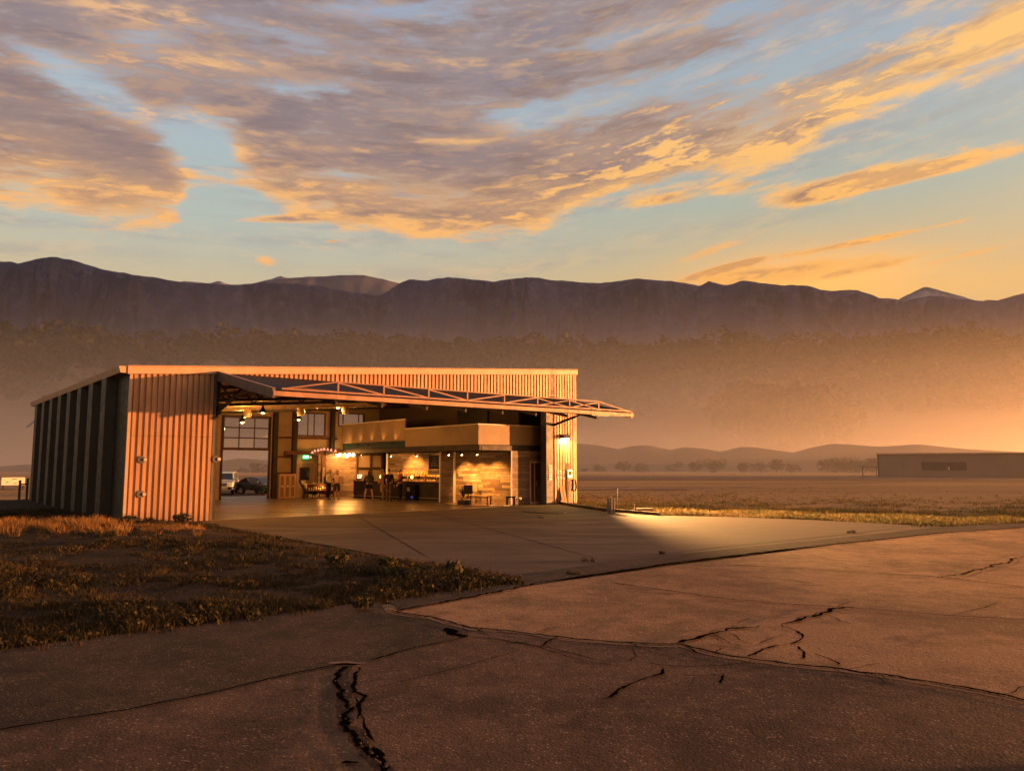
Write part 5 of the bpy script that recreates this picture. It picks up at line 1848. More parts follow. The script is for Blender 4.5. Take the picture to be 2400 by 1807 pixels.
def person(px, py, rz, label, shirt, legs, hair, height=1.75, feet=0.11, elbows=None, hands=None, sleeve='short', leglen='long', lean=0.0, hairstyle='short', shoe=None, coat=0.0, head_turn=0.0):
    p = gp(px, py)
    t = empty('person', (p[0], p[1], 0.006), rz, label, 'person', 'guests at the bar')
    k = height / 1.75
    P = lambda x, y, z: (x * k, y * k, z * k)
    sh = lambda z: lean * (z - 0.9)                                    # forward lean (towards -y)
    elbows = elbows or [(0.27, 0.03, 1.12), (-0.27, 0.03, 1.12)]
    hands = hands or [(0.28, -0.05, 0.86), (-0.28, -0.05, 0.86)]
    body = [[('pel', P(0, 0, 0.95), 0.125 * k), ('waist', P(0, -sh(1.1), 1.12), (0.125 * k, 0.10 * k)), ('chest', P(0, -sh(1.32), 1.33), (0.155 * k, 0.105 * k)), ('neckb', P(0, -sh(1.45), 1.46), 0.065 * k),
             ('neck', P(0, -sh(1.5) - 0.01, 1.52), 0.052 * k), (None, P(0, -sh(1.57) - 0.025, 1.585), 0.066 * k), ('face', P(0, -sh(1.63) - 0.02, 1.64), (0.076 * k, 0.092 * k)), (None, P(0, -sh(1.69) - 0.01, 1.70), (0.07 * k, 0.085 * k)), (None, P(0, -sh(1.73), 1.735), 0.045 * k)]]
    body.append([('face', None, 0), (None, P(0, -sh(1.63) - 0.115, 1.63), 0.014 * k)])                      # nose
    for sx, e, h in ((1, elbows[0], hands[0]), (-1, elbows[1], hands[1])):
        s0 = (sx * 0.185, -sh(1.40), 1.41)
        body.append([('chest', None, 0), (None, P(*s0), 0.062 * k), (None, P(*[(a + b_) / 2 for a, b_ in zip(s0, e)]), 0.050 * k), (None, P(*e), 0.041 * k),
                     (None, P(*[a * 0.35 + b_ * 0.65 for a, b_ in zip(e, h)]), 0.035 * k), ('w%d' % sx, P(*h), 0.027 * k)])
        d = (Vector(h) - Vector(e)).normalized()
        side = d.cross(Vector((0, 0, 1)) if abs(d.z) < 0.9 else Vector((0, 1, 0))).normalized()
        flat = side.cross(d).normalized()
        pm = Vector(h) + d * 0.055
        body.append([('w%d' % sx, None, 0), ('p%d' % sx, P(*pm), (0.034 * k, 0.018 * k))])
        for f, (off, L) in enumerate(((-0.027, 0.066), (-0.009, 0.080), (0.009, 0.074), (0.027, 0.056))):
            a = pm + flat * off + d * 0.03
            m_ = a + d * L * 0.5 + side * 0.006
            e_ = a + d * L * 0.85 + side * 0.024
            body.append([('p%d' % sx, None, 0), (None, P(*a), 0.0105 * k), (None, P(*m_), 0.009 * k), (None, P(*e_), 0.0075 * k)])
        th_ = Vector(h) + d * 0.03 - flat * 0.03
        body.append([('w%d' % sx, None, 0), (None, P(*th_), 0.012 * k), (None, P(*(th_ + d * 0.045 - flat * 0.02)), 0.010 * k)])
        lx = sx * feet
        body.append([('pel', None, 0), (None, P(sx * 0.09, 0, 0.88), 0.088 * k), (None, P(sx * 0.095 * 0.6 + lx * 0.4, -0.01, 0.66), 0.074 * k), (None, P(sx * 0.03 + lx * 0.68, -0.015, 0.49), 0.056 * k), (None, P(lx * 0.95, 0.02, 0.34), 0.055 * k),
                     (None, P(lx, 0.02, 0.09), 0.036 * k), (None, P(lx, -0.04, 0.045), 0.038 * k), (None, P(lx, -0.14, 0.035), 0.030 * k)])
    skin_mesh('body', body, M['skin'], t)
    # shirt
    g_ = 0.018
    top = [[('pel', P(0, 0, 0.93 - coat), (0.140 * k, 0.125 * k)), ('waist', P(0, -sh(1.1), 1.12), (0.142 * k, 0.118 * k)), ('chest', P(0, -sh(1.32), 1.33), (0.172 * k, 0.122 * k)), (None, P(0, -sh(1.44), 1.445), 0.082 * k)]]
    for sx, e, h in ((1, elbows[0], hands[0]), (-1, elbows[1], hands[1])):
        s0 = (sx * 0.185, -sh(1.40), 1.41)
        ch = [('chest', None, 0), (None, P(*s0), (0.062 + g_) * k), (None, P(*[(a + b_) / 2 for a, b_ in zip(s0, e)]), (0.051 + g_) * k)]
        if sleeve == 'long':
            ch += [(None, P(*e), (0.042 + g_) * k), (None, P(*[a * 0.12 + b_ * 0.88 for a, b_ in zip(e, h)]), 0.045 * k)]
        top.append(ch)
    skin_mesh('shirt', top, shirt, t)
    # trousers or shorts
    low = [[('pel', P(0, 0, 0.955), (0.138 * k, 0.132 * k)), (None, P(0, 0, 1.03), (0.136 * k, 0.118 * k))]]
    for sx in (1, -1):
        lx = sx * feet
        ch = [('pel', None, 0), (None, P(sx * 0.09, 0, 0.87), 0.103 * k), (None, P(sx * 0.057 + lx * 0.4, -0.01, 0.66), 0.090 * k)]
        if leglen == 'long':
            ch += [(None, P(sx * 0.03 + lx * 0.68, -0.015, 0.49), 0.072 * k), (None, P(lx * 0.97, 0.02, 0.28), 0.066 * k), (None, P(lx, 0.015, 0.08), 0.056 * k)]
        elif leglen == 'knee':
            ch += [(None, P(sx * 0.03 + lx * 0.68, -0.015, 0.47), 0.082 * k)]
        low.append(ch)
    skin_mesh('shorts' if leglen != 'long' else 'trousers', low, legs, t)
    for sx in (1, -1):
        skin_mesh('shoe', [[(None, P(sx * feet, 0.055, 0.05), 0.046 * k), (None, P(sx * feet, -0.04, 0.048), 0.047 * k), (None, P(sx * feet, -0.15, 0.036), 0.036 * k)]], shoe or M['shoe'], t)
    hy = -sh(1.68)
    hb = [[(None, P(0, hy + 0.045, 1.62), (0.068 * k, 0.055 * k)), ('crown', P(0, hy + 0.022, 1.70), (0.086 * k, 0.082 * k)), (None, P(0, hy - 0.02, 1.745), (0.066 * k, 0.072 * k))]]
    if hairstyle == 'long':
        hb.append([('crown', None, 0), (None, P(0, hy + 0.085, 1.60), (0.085 * k, 0.045 * k)), (None, P(0, hy + 0.10, 1.42), (0.085 * k, 0.04 * k)), (None, P(0, hy + 0.09, 1.28), (0.05 * k, 0.03 * k))])
    if hairstyle == 'thin':
        hb = [[(None, P(0, hy + 0.055, 1.60), (0.066 * k, 0.045 * k)), (None, P(0, hy + 0.062, 1.66), (0.076 * k, 0.045 * k))]]
    skin_mesh('hair', hb, hair, t)
    for sx in (1, -1):
        MB().ball(P(sx * 0.031, -sh(1.65) - 0.098, 1.655), 0.011 * k, 6).build('eye', M['black'], t)
        MB().ball(P(sx * 0.078, -sh(1.64) + 0.005, 1.635), 0.02 * k, 6, (0.5, 1, 1.5)).build('ear', M['skin'], t, smooth=True)
    MB().box(-0.022 * k, 0.022 * k, (-sh(1.6) - 0.105) * k, (-sh(1.6) - 0.085) * k, 1.583 * k, 1.592 * k).build('mouth', mat('lips', (0.3, 0.1, 0.08), 0.5), t)
    return t


checks = bpy.data.materials.new('checked_shirt')
checks.use_nodes = True
n = Nd(checks.node_tree)
x, y, z = n.sep(n.new('ShaderNodeTexCoord').outputs['Object'])
fx = n.m('GREATER_THAN', n.m('FRACT', n.mul(x, 12.0)), 0.62)
fz = n.m('GREATER_THAN', n.m('FRACT', n.mul(z, 12.0)), 0.62)
n.link(n.mix(n.mul(n.add(fx, fz), 0.5), (0.75, 0.62, 0.5), (0.42, 0.10, 0.07)), checks.node_tree.nodes['Principled BSDF'].inputs['Base Color'])
cl = lambda nm, c: mat(nm, c, 0.85, 0, 0.15, 6, 0.3, 18, spec=0.15)
person(769, 1171, R(75), 'grey-haired man in a pale long shirt and black trousers, seen from the side', cl('pale_shirt', (0.70, 0.64, 0.48)), cl('black_cloth', (0.015, 0.014, 0.015)), M['hair_grey'],
       1.76, 0.09, [(0.26, 0.0, 1.13), (-0.25, 0.0, 1.12)], [(0.12, -0.26, 0.98), (-0.12, -0.27, 0.96)], 'long', lean=0.08, hairstyle='thin')
person(789, 1171, R(8), 'man facing out in a checked shirt and dark shorts, hands by his hips', checks, cl('dark_shorts', (0.04, 0.03, 0.028)), M['hair_dark'], 1.70, 0.12,
       [(0.36, 0.05, 1.14), (-0.36, 0.05, 1.14)], [(0.30, -0.06, 0.92), (-0.30, -0.06, 0.92)], 'short', 'knee')
person(864, 1174, R(190), 'woman seen from behind in a dark green top and black shorts, feet apart', cl('green_top', (0.06, 0.065, 0.034)), cl('black_shorts', (0.012, 0.012, 0.013)), M['hair_dark'], 1.70, 0.23,
       [(0.25, -0.10, 1.16), (-0.25, -0.10, 1.16)], [(0.14, -0.30, 1.10), (-0.14, -0.30, 1.10)], 'long', 'short', hairstyle='long', coat=0.06, shoe=mat('tan_shoe', (0.25, 0.13, 0.08), 0.6))
person(899, 1172, R(-105), 'man in a tan shirt and khaki trousers, half behind the dark-coated man', cl('tan_shirt', (0.36, 0.22, 0.12)), cl('khaki_cloth', (0.26, 0.18, 0.11)), M['hair_dark'], 1.80, 0.10,
       [(0.27, -0.04, 1.12), (-0.26, -0.02, 1.12)], [(0.16, -0.24, 0.98), (-0.18, -0.26, 1.0)], 'short', lean=0.06)
person(911, 1175, R(165), 'man in a long dark coat and grey trousers standing with his back turned', cl('dark_coat', (0.018, 0.015, 0.014)), cl('grey_cloth', (0.10, 0.075, 0.05)), M['hair_dark'], 1.78, 0.09, None, None, 'long', coat=0.16)
person(938, 1173, R(-60), 'man in a dark red shirt and jeans at right, reaching one arm to the bar', cl('red_shirt', (0.30, 0.085, 0.045)), cl('dark_jeans', (0.025, 0.028, 0.045)), M['hair_dark'], 1.74, 0.12,
       [(0.24, -0.16, 1.14), (-0.28, 0.06, 1.14)], [(0.16, -0.42, 1.05), (-0.26, -0.06, 0.92)], 'long', lean=0.05)


# ================================================================== vehicles
def car(px, py, zg, rz, label, body_m, kind, scale=1.0):
    p = gp(px, py, zg)
    t = empty('parked_car', p, rz, label, 'car')
    Lc, Wc = (4.9, 1.95) if kind == 'suv' else (4.7, 1.86)
    if kind == 'suv':
        low = [(-2.45, 0.42), (-2.45, 0.78), (-2.38, 1.02), (-1.25, 1.18), (2.36, 1.16), (2.45, 0.9), (2.42, 0.42)]
        cab = [(-1.25, 1.17), (-0.45, 1.76), (0.2, 1.84), (2.0, 1.80), (2.38, 1.16)]
    else:
        low = [(-2.35, 0.34), (-2.35, 0.62), (-2.25, 0.76), (-1.1, 0.93), (1.7, 0.98), (2.3, 0.92), (2.35, 0.6), (2.3, 0.34)]
        cab = [(-1.05, 0.93), (-0.25, 1.36), (0.45, 1.44), (1.2, 1.36), (2.0, 0.97)]
    bm = bmesh.new()

    def loft(prof, ys):
        rings = [[bm.verts.new((a * sc_, yy, z0 if kk else z0)) for kk, (a, z0) in enumerate(prof)] for yy, sc_ in ys]
        m_ = len(prof)
        for r0, r1 in zip(rings, rings[1:]):
            for i in range(m_):
                bm.faces.new((r0[i], r0[(i + 1) % m_], r1[(i + 1) % m_], r1[i]))
        bm.faces.new(rings[0][::-1])
        bm.faces.new(rings[-1])
    hw = Wc / 2
    loft(low, [(-hw, 0.94), (-hw + 0.1, 0.985), (-hw + 0.3, 1.0), (hw - 0.3, 1.0), (hw - 0.1, 0.985), (hw, 0.94)])
    bmesh.ops.recalc_face_normals(bm, faces=bm.faces)
    me = bpy.data.meshes.new('body')
    bm.to_mesh(me)
    bm.free()
    me.materials.append(body_m)
    o = bpy.data.objects.new('body', me)
    C.objects.link(o)
    o.parent = t
    bv = o.modifiers.new('bevel', 'BEVEL')
    bv.width, bv.segments, bv.limit_method, bv.angle_limit = 0.05, 3, 'ANGLE', R(25)
    # cabin with sloped sides
    k = len(cab)
    b = MB()
    vs = []
    for s in (-1, 1):
        for a, z in cab:
            inset = 0.06 + (z - cab[0][1]) * 0.26
            vs.append((a, s * (hw - inset), z + 0.004))
    b.add(vs, [tuple(range(k - 1, -1, -1)), tuple(range(k, 2 * k))] + [(i, i + 1, k + i + 1, k + i) for i in range(k - 1)] + [(k - 1, 0, k, 2 * k - 1)])
    b.build('cabin', body_m, t, bevel=0.03)

    def lerp(a, c, f): return a + (c - a) * f
    zb, zt = cab[0][1] + 0.07, max(z for _, z in cab) - 0.09
    # windscreen
    (xa, za), (xb, zb_) = cab[0], cab[1]
    n_ = Vector((-(zb_ - za), 0, xb - xa)).normalized() * 0.012
    q = []
    for f, hwf in ((0.1, 0.14), (0.93, 0.30)):
        x, z = lerp(xa, xb, f), lerp(za, zb_, f)
        ww = hw - 0.06 - (z - za) * 0.26 - 0.09
        q += [(x + n_.x, -ww, z + n_.z), (x + n_.x, ww, z + n_.z)]
    MB().add(q, [(0, 1, 3, 2)]).build('windscreen', M['glass_dark'], t)
    for s in (-1, 1):
        wv_ = []
        ins = lambda z: s * (hw - (0.06 + (z - za) * 0.26) + 0.012)
        x0 = lerp(xa, xb, 0.22) + 0.12
        x1 = cab[-1][0] - 0.3
        xm = (xb + cab[-2][0]) / 2
        for (aa, ab, tb) in ((x0, xm - 0.05, xb + 0.05), (xm + 0.05, x1, xm + 0.05)):
            ta = tb
            tbx = (xm - 0.05) if ab < xm else cab[-2][0] - 0.12
            MB().add([(aa, ins(zb), zb), (ab, ins(zb), zb), (tbx, ins(zt), zt), (ta, ins(zt), zt)], [(0, 1, 2, 3)]).build('side_window', M['glass_dark'], t)
        MB().ball((cab[0][0] + 0.35, s * (hw + 0.1), cab[0][1] + 0.1), 0.12, 8, (0.6, 0.9, 0.75)).build('mirror', body_m, t, smooth=True)
        hz0 = 0.82 if kind == 'suv' else 0.62
        MB().box(low[0][0] - 0.02, low[0][0] + 0.16, min(s * (hw - 0.5), s * (hw - 0.06)), max(s * (hw - 0.5), s * (hw - 0.06)), hz0, hz0 + 0.17).build('headlight', mat('headlight_glass', (0.75, 0.72, 0.66), 0.15), t, bevel=0.03)
        if kind == 'suv':
            MB().box(low[0][0] - 0.015, low[0][0] + 0.1, min(s * (hw - 0.42), s * (hw - 0.12)), max(s * (hw - 0.42), s * (hw - 0.12)), 0.48, 0.66).build('fog_lamp_recess', M['black'], t, bevel=0.02)
        MB().box(2.3 * Lc / 4.9, 2.47 * Lc / 4.9, min(s * (hw - 0.35), s * (hw - 0.08)), max(s * (hw - 0.35), s * (hw - 0.08)), 0.8, 1.0).build('tail_light', mat('tail_lamp', (0.25, 0.02, 0.015), 0.2), t, bevel=0.02)
    fx_ = low[0][0]
    b = MB().box(fx_ - 0.012, fx_ + 0.1, -hw + 0.52, hw - 0.52, 0.70 if kind == 'suv' else 0.46, 0.97 if kind == 'suv' else 0.66)
    gr = b.build('grille', M['black'], t)
    b = MB()
    for i in range(4 if kind == 'suv' else 2):
        z = (0.74 + i * 0.065) if kind == 'suv' else (0.5 + i * 0.07)
        b.box(fx_ - 0.03, fx_ - 0.013, -hw + 0.54, hw - 0.54, z, z + 0.022)
    b.build('bars', M['galv'], gr)
    MB().box(fx_ - 0.02, fx_ + 0.05, -hw + 0.3, hw - 0.3, 0.42 if kind == 'suv' else 0.36, 0.47 if kind == 'suv' else 0.42).build('lower_intake', M['black'], t)
    MB().box(fx_ - 0.03, fx_ - 0.0, -0.26, 0.26, 0.56 if kind == 'suv' else 0.43, 0.66 if kind == 'suv' else 0.53).build('number_plate', M['trim'], t)
    for x in (-1.5 * Lc / 4.9, 1.45 * Lc / 4.9):
        for s in (-1, 1):
            r = 0.38 if kind == 'suv' else 0.33
            wl_ = MB().tube([(x, s * (hw - 0.24), r), (x, s * (hw + 0.012), r)], r, 22).build('wheel', M['black'], t)
            MB().tube([(x, s * (hw + 0.013), r), (x, s * (hw + 0.03), r)], r * 0.62, 14).build('rim', M['galv'], wl_)
    return t


cream = mat('cream_car_paint', (0.55, 0.52, 0.36), 0.3, 0, 0, coat=0.6)
dkcar = mat('charcoal_car_paint', (0.03, 0.03, 0.033), 0.25, 0.3, 0, coat=0.8)
p = gp(528, 1160, -0.44)
car(524, 1158, -0.44, math.atan2(p[1], p[0]) + R(-6), 'cream off-road car parked nose-on behind the hangar, seen through the rear doorway', cream, 'suv')
car(612, 1158, -0.44, math.atan2(p[1], p[0]) + R(38), 'dark charcoal low car parked behind the hangar, beside the cream car', dkcar, 'coupe')
for k, (x0, x1, lb) in enumerate([(519, 548, 'pale concrete wheel stop before the cream car'), (560, 604, 'pale concrete wheel stop before the dark car')]):
    a, c = gp(x0, 1167, -0.44), gp(x1, 1167, -0.44)
    o = MB().prism([(-0.09, 0), (0.09, 0), (0.06, 0.11), (-0.06, 0.11)], lambda q, r, s: (s, q, r), -0.9, 0.9).build('wheel_stop', mat('pale_concrete', (0.5, 0.46, 0.4), 0.8))
    o.location = ((a[0] + c[0]) / 2, (a[1] + c[1]) / 2, -0.438)
    o.rotation_euler.z = math.atan2(c[1] - a[1], c[0] - a[0])
    tag(o, lb, 'wheel stop', 'wheel stops behind the hangar')


# ================================================================== trees and plants
def tree(name, base, h, r, label, cat, leaf, trunk_h=0.3, seed=0, per=90, lumps=14, leafsize=None, group=None, wide=1.0):
    g = np.random.default_rng(seed)
    t = empty(name, base, 0, label, cat, group)
    b = MB()
    top = h * (trunk_h + 0.25)
    b.tube([(0, 0, -0.3), (0.02 * h, 0, h * 0.2), (-0.01 * h, 0.01 * h, top)], [0.035 * h, 0.026 * h, 0.014 * h], 8)
    for k in range(6):
        a = g.uniform(0, 6.28)
        z0 = h * g.uniform(trunk_h * 0.7, trunk_h + 0.2)
        b.tube([(0, 0, z0), (math.cos(a) * r * 0.35, math.sin(a) * r * 0.35, z0 + h * 0.14), (math.cos(a) * r * 0.7, math.sin(a) * r * 0.7, z0 + h * 0.30)], [0.013 * h, 0.009 * h, 0.004 * h], 6)
    b.build('trunk', M['bark'], t)
    cs, rs = [], []
    zc, hz_ = h * (trunk_h + (1 - trunk_h) / 2), h * (1 - trunk_h) / 2
    for k in range(lumps):
        d = g.normal(size=3)
        d /= np.linalg.norm(d)
        f = g.uniform(0.3, 0.85)
        cs.append((d[0] * r * f * wide, d[1] * r * f, zc + d[2] * hz_ * f))
        rs.append(r * g.uniform(0.28, 0.48))
    v, f = leaf_cloud(cs, rs, per, leafsize or r * 0.09, seed + 100, 0.9)
    o = mesh_obj('crown', v, f, leaf, t)
    return t


M['bark'] = mat('bark', (0.05, 0.035, 0.025), 0.9, 0, 0.3, 4, 0.4, 8)
M['far_leaf'] = leaf_mat('far_tree_leaf', (0.028, 0.024, 0.013), (0.06, 0.046, 0.022), 0.6)
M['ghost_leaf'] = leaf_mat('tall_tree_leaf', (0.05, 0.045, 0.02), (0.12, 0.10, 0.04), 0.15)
far = [(1370, 1100, 8, 'low dark clump of trees on the field edge just right of the hangar'), (1402, 1099, 14, 'small bush clump on the field edge, second to the right of the hangar'),
       (1460, 1100, 22, 'broad low thicket on the field edge under the dip in the hills'), (1500, 1098, 16, 'low scrubby tree right of the broad thicket on the field edge'),
       (1585, 1100, 18, 'single rounded tree on the field edge left of the two paired crowns'), (1630, 1100, 20, 'left crown of the paired round trees on the field edge'),
       (1668, 1100, 24, 'right and larger crown of the paired round trees on the field edge'), (1740, 1100, 18, 'small pale tree on the field edge below the big misty tree'),
       (1782, 1099, 16, 'low bush on the field edge right of the small pale tree'), (1820, 1099, 22, 'dome-shaped tree on the field edge below the big misty tree'),
       (1858, 1099, 14, 'last small bush on the field edge before the gap near the far building'), (1952, 1101, 24, 'left tree of the dark row beside the far building'),
       (1975, 1101, 22, 'second tree of the dark row beside the far building'), (1995, 1101, 24, 'third tree of the dark row beside the far building'),
       (2014, 1101, 23, 'right tree of the dark row beside the far building'), (2046, 1100, 25, 'pale loose tree touching the corner of the far building'),
       (588, 1112, 22, 'round tree seen through the rear doorway above the dark car'), (601, 1112, 16, 'narrow tree right of the round one in the rear doorway')]
for k, (x, y, s, lb) in enumerate(far):
    D = 230
    X = (x - 1200) / CAM_F
    zb = -0.48
    base = at_dist(x, y, D)
    h = s * D / CAM_F * 1.15
    tree('field_tree', (base[0], base[1], min(base[2], zb + 0.4) - 0.2), h, h * (0.7, 1.0, 0.55, 1.3, 0.8)[k % 5], lb, 'tree', M['far_leaf'], 0.06, 40 + k, 46, 11 + 3 * (k % 4), h * 0.06, 'trees along the edge of the field', (1.9, 1.2, 1.6, 1.35)[k % 4])
bs = at_dist(1835, 1052, 570)
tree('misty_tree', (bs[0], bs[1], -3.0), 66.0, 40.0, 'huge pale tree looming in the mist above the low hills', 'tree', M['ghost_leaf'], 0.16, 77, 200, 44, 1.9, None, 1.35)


# far building
q0 = gp(2060, 1117, -0.45)
fbt = empty('far_hangar', q0, R(-27), 'long pale hangar across the field with one dark window band', 'building')
FL, FHt, FD = 40.0, 4.5, 18.0
fm = mat('far_wall', (0.30, 0.20, 0.14), 0.7, 0, 0.06, 0.3)
MB().box(0, FL, 0, FD, -0.4, FHt - 0.2).build('wall', fm, fbt)
MB().prism([(-0.3, FHt - 0.19), (FL + 0.3, FHt - 0.1), (FL + 0.3, FHt + 0.12), (-0.3, FHt + 0.08)], lambda a, c, k: (a, k, c), -0.4, FD).build('roof', M['trim'], fbt)
fw = MB().box(7.5, 14.9, -0.12, -0.005, 1.3, 2.85).build('window_band', mat('far_window', (0.12, 0.07, 0.05), 0.4), fbt)
for x in (11.6,):
    MB().box(x, x + 0.06, -0.16, -0.125, 1.3, 2.85).build('mullion', fm, fw)
MB().box(11.9, 12.1, -0.2, -0.165, 1.35, 1.95).build('blind', M['white'], fw)
MB().box(-0.15, 0.1, -0.1, 0.1, -0.4, FHt - 0.2).build('corner_trim', M['trim_dark'], fbt)
# unseen hangar added for shade stands out of view, built last
# gate frame left of it
gt = empty('gate_frame', gp(2040, 1117, -0.45), 0, 'thin post frame standing left of the far hangar', 'gate')
for x in (-1.5, 1.2):
    MB().box(x, x + 0.1, 0, 0.1, -0.2, 1.9).build('post', M['steel_dark'], gt)
MB().box(-1.5, 1.3, 0.02, 0.09, 1.902, 2.0).build('crossbar', M['steel_dark'], gt)

# left of the hangar: signboard and posts
q = at_dist(31, 1130, 88)
sb = empty('signboard', (q[0], q[1], -0.48), R(34), 'pale sunlit signboard on short legs out in the field left of the hangar', 'signboard')
MB().box(-0.95, 0.95, -0.03, 0.03, 0.50, 1.24).build('board', mat('sunlit_board', (0.85, 0.68, 0.55), 0.6, 0, 0.1, 3), sb)
for x, z, l_ in ((-0.1, 1.06, 0.36), (0.1, 0.62, 0.16), (0.4, 0.8, 0.12), (-0.6, 0.75, 0.2)):
    MB().box(x, x + l_, -0.038, -0.031, z, z + 0.08).build('writing', M['trim_dark'], sb)
for x in (-0.8, 0.8):
    MB().box(x - 0.05, x + 0.05, 0.032, 0.12, -0.1, 1.2).build('leg', M['steel_dark'], sb)
fg = empty('post_gate', gp(55, 1178, -0.1), R(5), 'two dark posts with a crossbar between the signboard and the hangar', 'gate posts')
for x, h in ((-0.25, 1.25), (0.15, 1.35)):
    MB().box(x - 0.05, x + 0.05, -0.04, 0.04, -0.1, h).build('post', M['steel_dark'], fg)
MB().box(-0.19, 0.09, -0.03, 0.03, 1.0, 1.07).build('rail', M['steel_dark'], fg)

# kerb, bollards, stakes, box on the right
kp = [gp(*q) for q in ((1304, 1180), (1345, 1187), (1420, 1198), (1485, 1203), (1545, 1208))]
b = MB()
for a, c in zip(kp, kp[1:]):
    b.beam((a[0], a[1], 0.05), (c[0], c[1], 0.05), 0.16, 0.15)
structure(b.build('kerb', M['concrete'], bevel=0.01))
p = gp(1432, 1203)
M['grey_wood'] = mat('weathered_post', (0.20, 0.16, 0.13), 0.85, 0, 0.35, 10, 0.6, 14)
for k, (dx_, dy_, h, r, lb) in enumerate([(-0.11, 0.02, 0.62, 0.055, 'left post of the bundle of three weathered posts'), (0.0, -0.02, 0.68, 0.06, 'middle and tallest post of the bundle of three weathered posts'), (0.12, 0.03, 0.64, 0.06, 'right post of the bundle of three weathered posts')]):
    o = MB().tube([(0, 0, -0.05), (0.004, 0, h * 0.5), (-0.004 + 0.01 * k, 0, h)], [r, r * 0.9, r * 0.8], 9).build('weathered_post', M['grey_wood'])
    o.location = (p[0] + dx_, p[1] + dy_, 0)
    tag(o, lb + ' by the kerb', 'post', 'weathered posts by the kerb')
for k, (x, y, h, lb) in enumerate([(1450, 1199, 1.0, 'tall thin pale stake just right of the post bundle'), (1489, 1203, 0.38, 'short stake at the kerb beside the flat box'), (1361, 1182, 0.22, 'tiny pale stake in the grass close to the hangar corner')]):
    o = MB().box(-0.03, 0.03, -0.02, 0.02, -0.05, h).build('stake', M['grey_wood'], bevel=0.004)
    o.location = (*gp(x, y)[:2], 0)
    tag(o, lb, 'stake', 'stakes along the kerb')
bx = empty('utility_box', gp(1510, 1202), R(20), 'low flat utility box on the grass behind the kerb', 'box')
MB().box(-0.34, 0.34, -0.2, 0.2, -0.04, 0.16).build('case', M['steel_red'], bx, bevel=0.01)
MB().box(-0.37, 0.37, -0.23, 0.23, 0.162, 0.2).build('lid', M['trim_dark'], bx, bevel=0.008)
b = MB().tube([tuple(gp(*q, 0.014)) for q in ((1225, 1198), (1250, 1201), (1280, 1203), (1310, 1204), (1322, 1203), (1328, 1200))], 0.016, 6)
tag(b.build('cable', M['black']), 'dark cable lying across the apron before the right pier', 'cable')
b = MB().tube([tuple(gp(*q, 0.014)) for q in ((1262, 1210), (1268, 1212), (1274, 1214))], 0.018, 6)
tag(b.build('stick', M['steel_dark']), 'short dark stick lying on the apron', 'stick')


# ================================================================== grass and weeds
def blades(centres, per, h, spread, width, seed, lean=0.5):
    """tufts of bent blades; h, spread: arrays per tuft"""
    g = np.random.default_rng(seed)
    c = np.repeat(np.asarray(centres, float), per, 0)
    hh = np.repeat(np.asarray(h, float), per) * g.uniform(0.45, 1.15, len(c))
    sp = np.repeat(np.asarray(spread, float), per)
    a = g.uniform(0, 2 * np.pi, len(c))
    rr = sp * np.sqrt(g.uniform(0, 1, len(c)))
    p0 = c + np.stack([np.cos(a) * rr, np.sin(a) * rr, np.zeros(len(c))], 1)
    b = a + g.normal(0, 0.9, len(c))
    out = np.stack([np.cos(b), np.sin(b), np.zeros(len(c))], 1) * (hh * lean * g.uniform(0.1, 1.0, len(c)))[:, None]
    up = np.array([0, 0, 1.0])
    p1 = p0 + out * 0.35 + up * (hh * 0.6)[:, None]
    p2 = p0 + out + up * hh[:, None]
    f = g.uniform(0, 2 * np.pi, len(c))
    s = np.stack([np.cos(f), np.sin(f), np.zeros(len(c))], 1) * (width * g.uniform(0.6, 1.3, len(c)))[:, None]
    v = np.stack([p0 - s, p0 + s, p1 + s * 0.7, p1 - s * 0.7, p2 + s * 0.12, p2 - s * 0.12], 1).reshape(-1, 3)
    i = np.arange(len(c))[:, None] * 6
    fs = np.concatenate([i + np.array([[0, 1, 2, 3]]), i + np.array([[3, 2, 4, 5]])], 0)
    return v, fs


def grass_mat(name, c0, c1, c2, s=0.5):
    m = bpy.data.materials.new(name)
    m.use_nodes = True
    nt = m.node_tree
    b = nt.nodes['Principled BSDF']
    n = Nd(nt)
    geo = n.new('ShaderNodeNewGeometry')
    f = n.noise(geo.outputs['Position'], s, 4, 0.6)
    col = n.mix(n.sstep(f, 0.38, 0.62), c0, c1)
    col = n.mix(n.sstep(geo.outputs['Random Per Island'], 0.55, 0.95), col, c2)
    n.link(col, b.inputs['Base Color'])
    b.inputs['Roughness'].default_value = 0.7
    b.inputs['Specular IOR Level'].default_value = 0.15
    b.inputs['Subsurface Weight'].default_value = 0.0
    return m


def soil_h(u, v):
    a = smooth((2.3 - u) / 1.5) * smooth((v + 18.3) / 1.0)
    return a * (0.05 + 0.07 * smooth((v + 17) / 12))


us = np.linspace(-32, 2.38, 130)
vs_ = np.linspace(-18.3, 22, 150)
Ug, Vg = np.meshgrid(us, vs_)
Zg = soil_h(Ug, Vg) + 0.05 * fbm(Ug, Vg, 0.55, 21.0, 5) * smooth((2.3 - Ug) / 0.8) * smooth((Vg + 18.2) / 0.6) - 0.012
Xg, Yg = LX + Ug * UD[0] + Vg * VD[0], LY + Ug * UD[1] + Vg * VD[1]
keep = ~((Ug > 0.1) & (Vg > 0.1))
idx = np.arange(Ug.size).reshape(Ug.shape)
fc_ = np.stack([idx[:-1, :-1], idx[:-1, 1:], idx[1:, 1:], idx[1:, :-1]], -1).reshape(-1, 4)
fc_ = fc_[keep.ravel()[fc_].all(1)]
structure(mesh_obj('bare_soil', np.stack([Xg, Yg, Zg], -1).reshape(-1, 3), fc_, M['soil'], smooth=True))

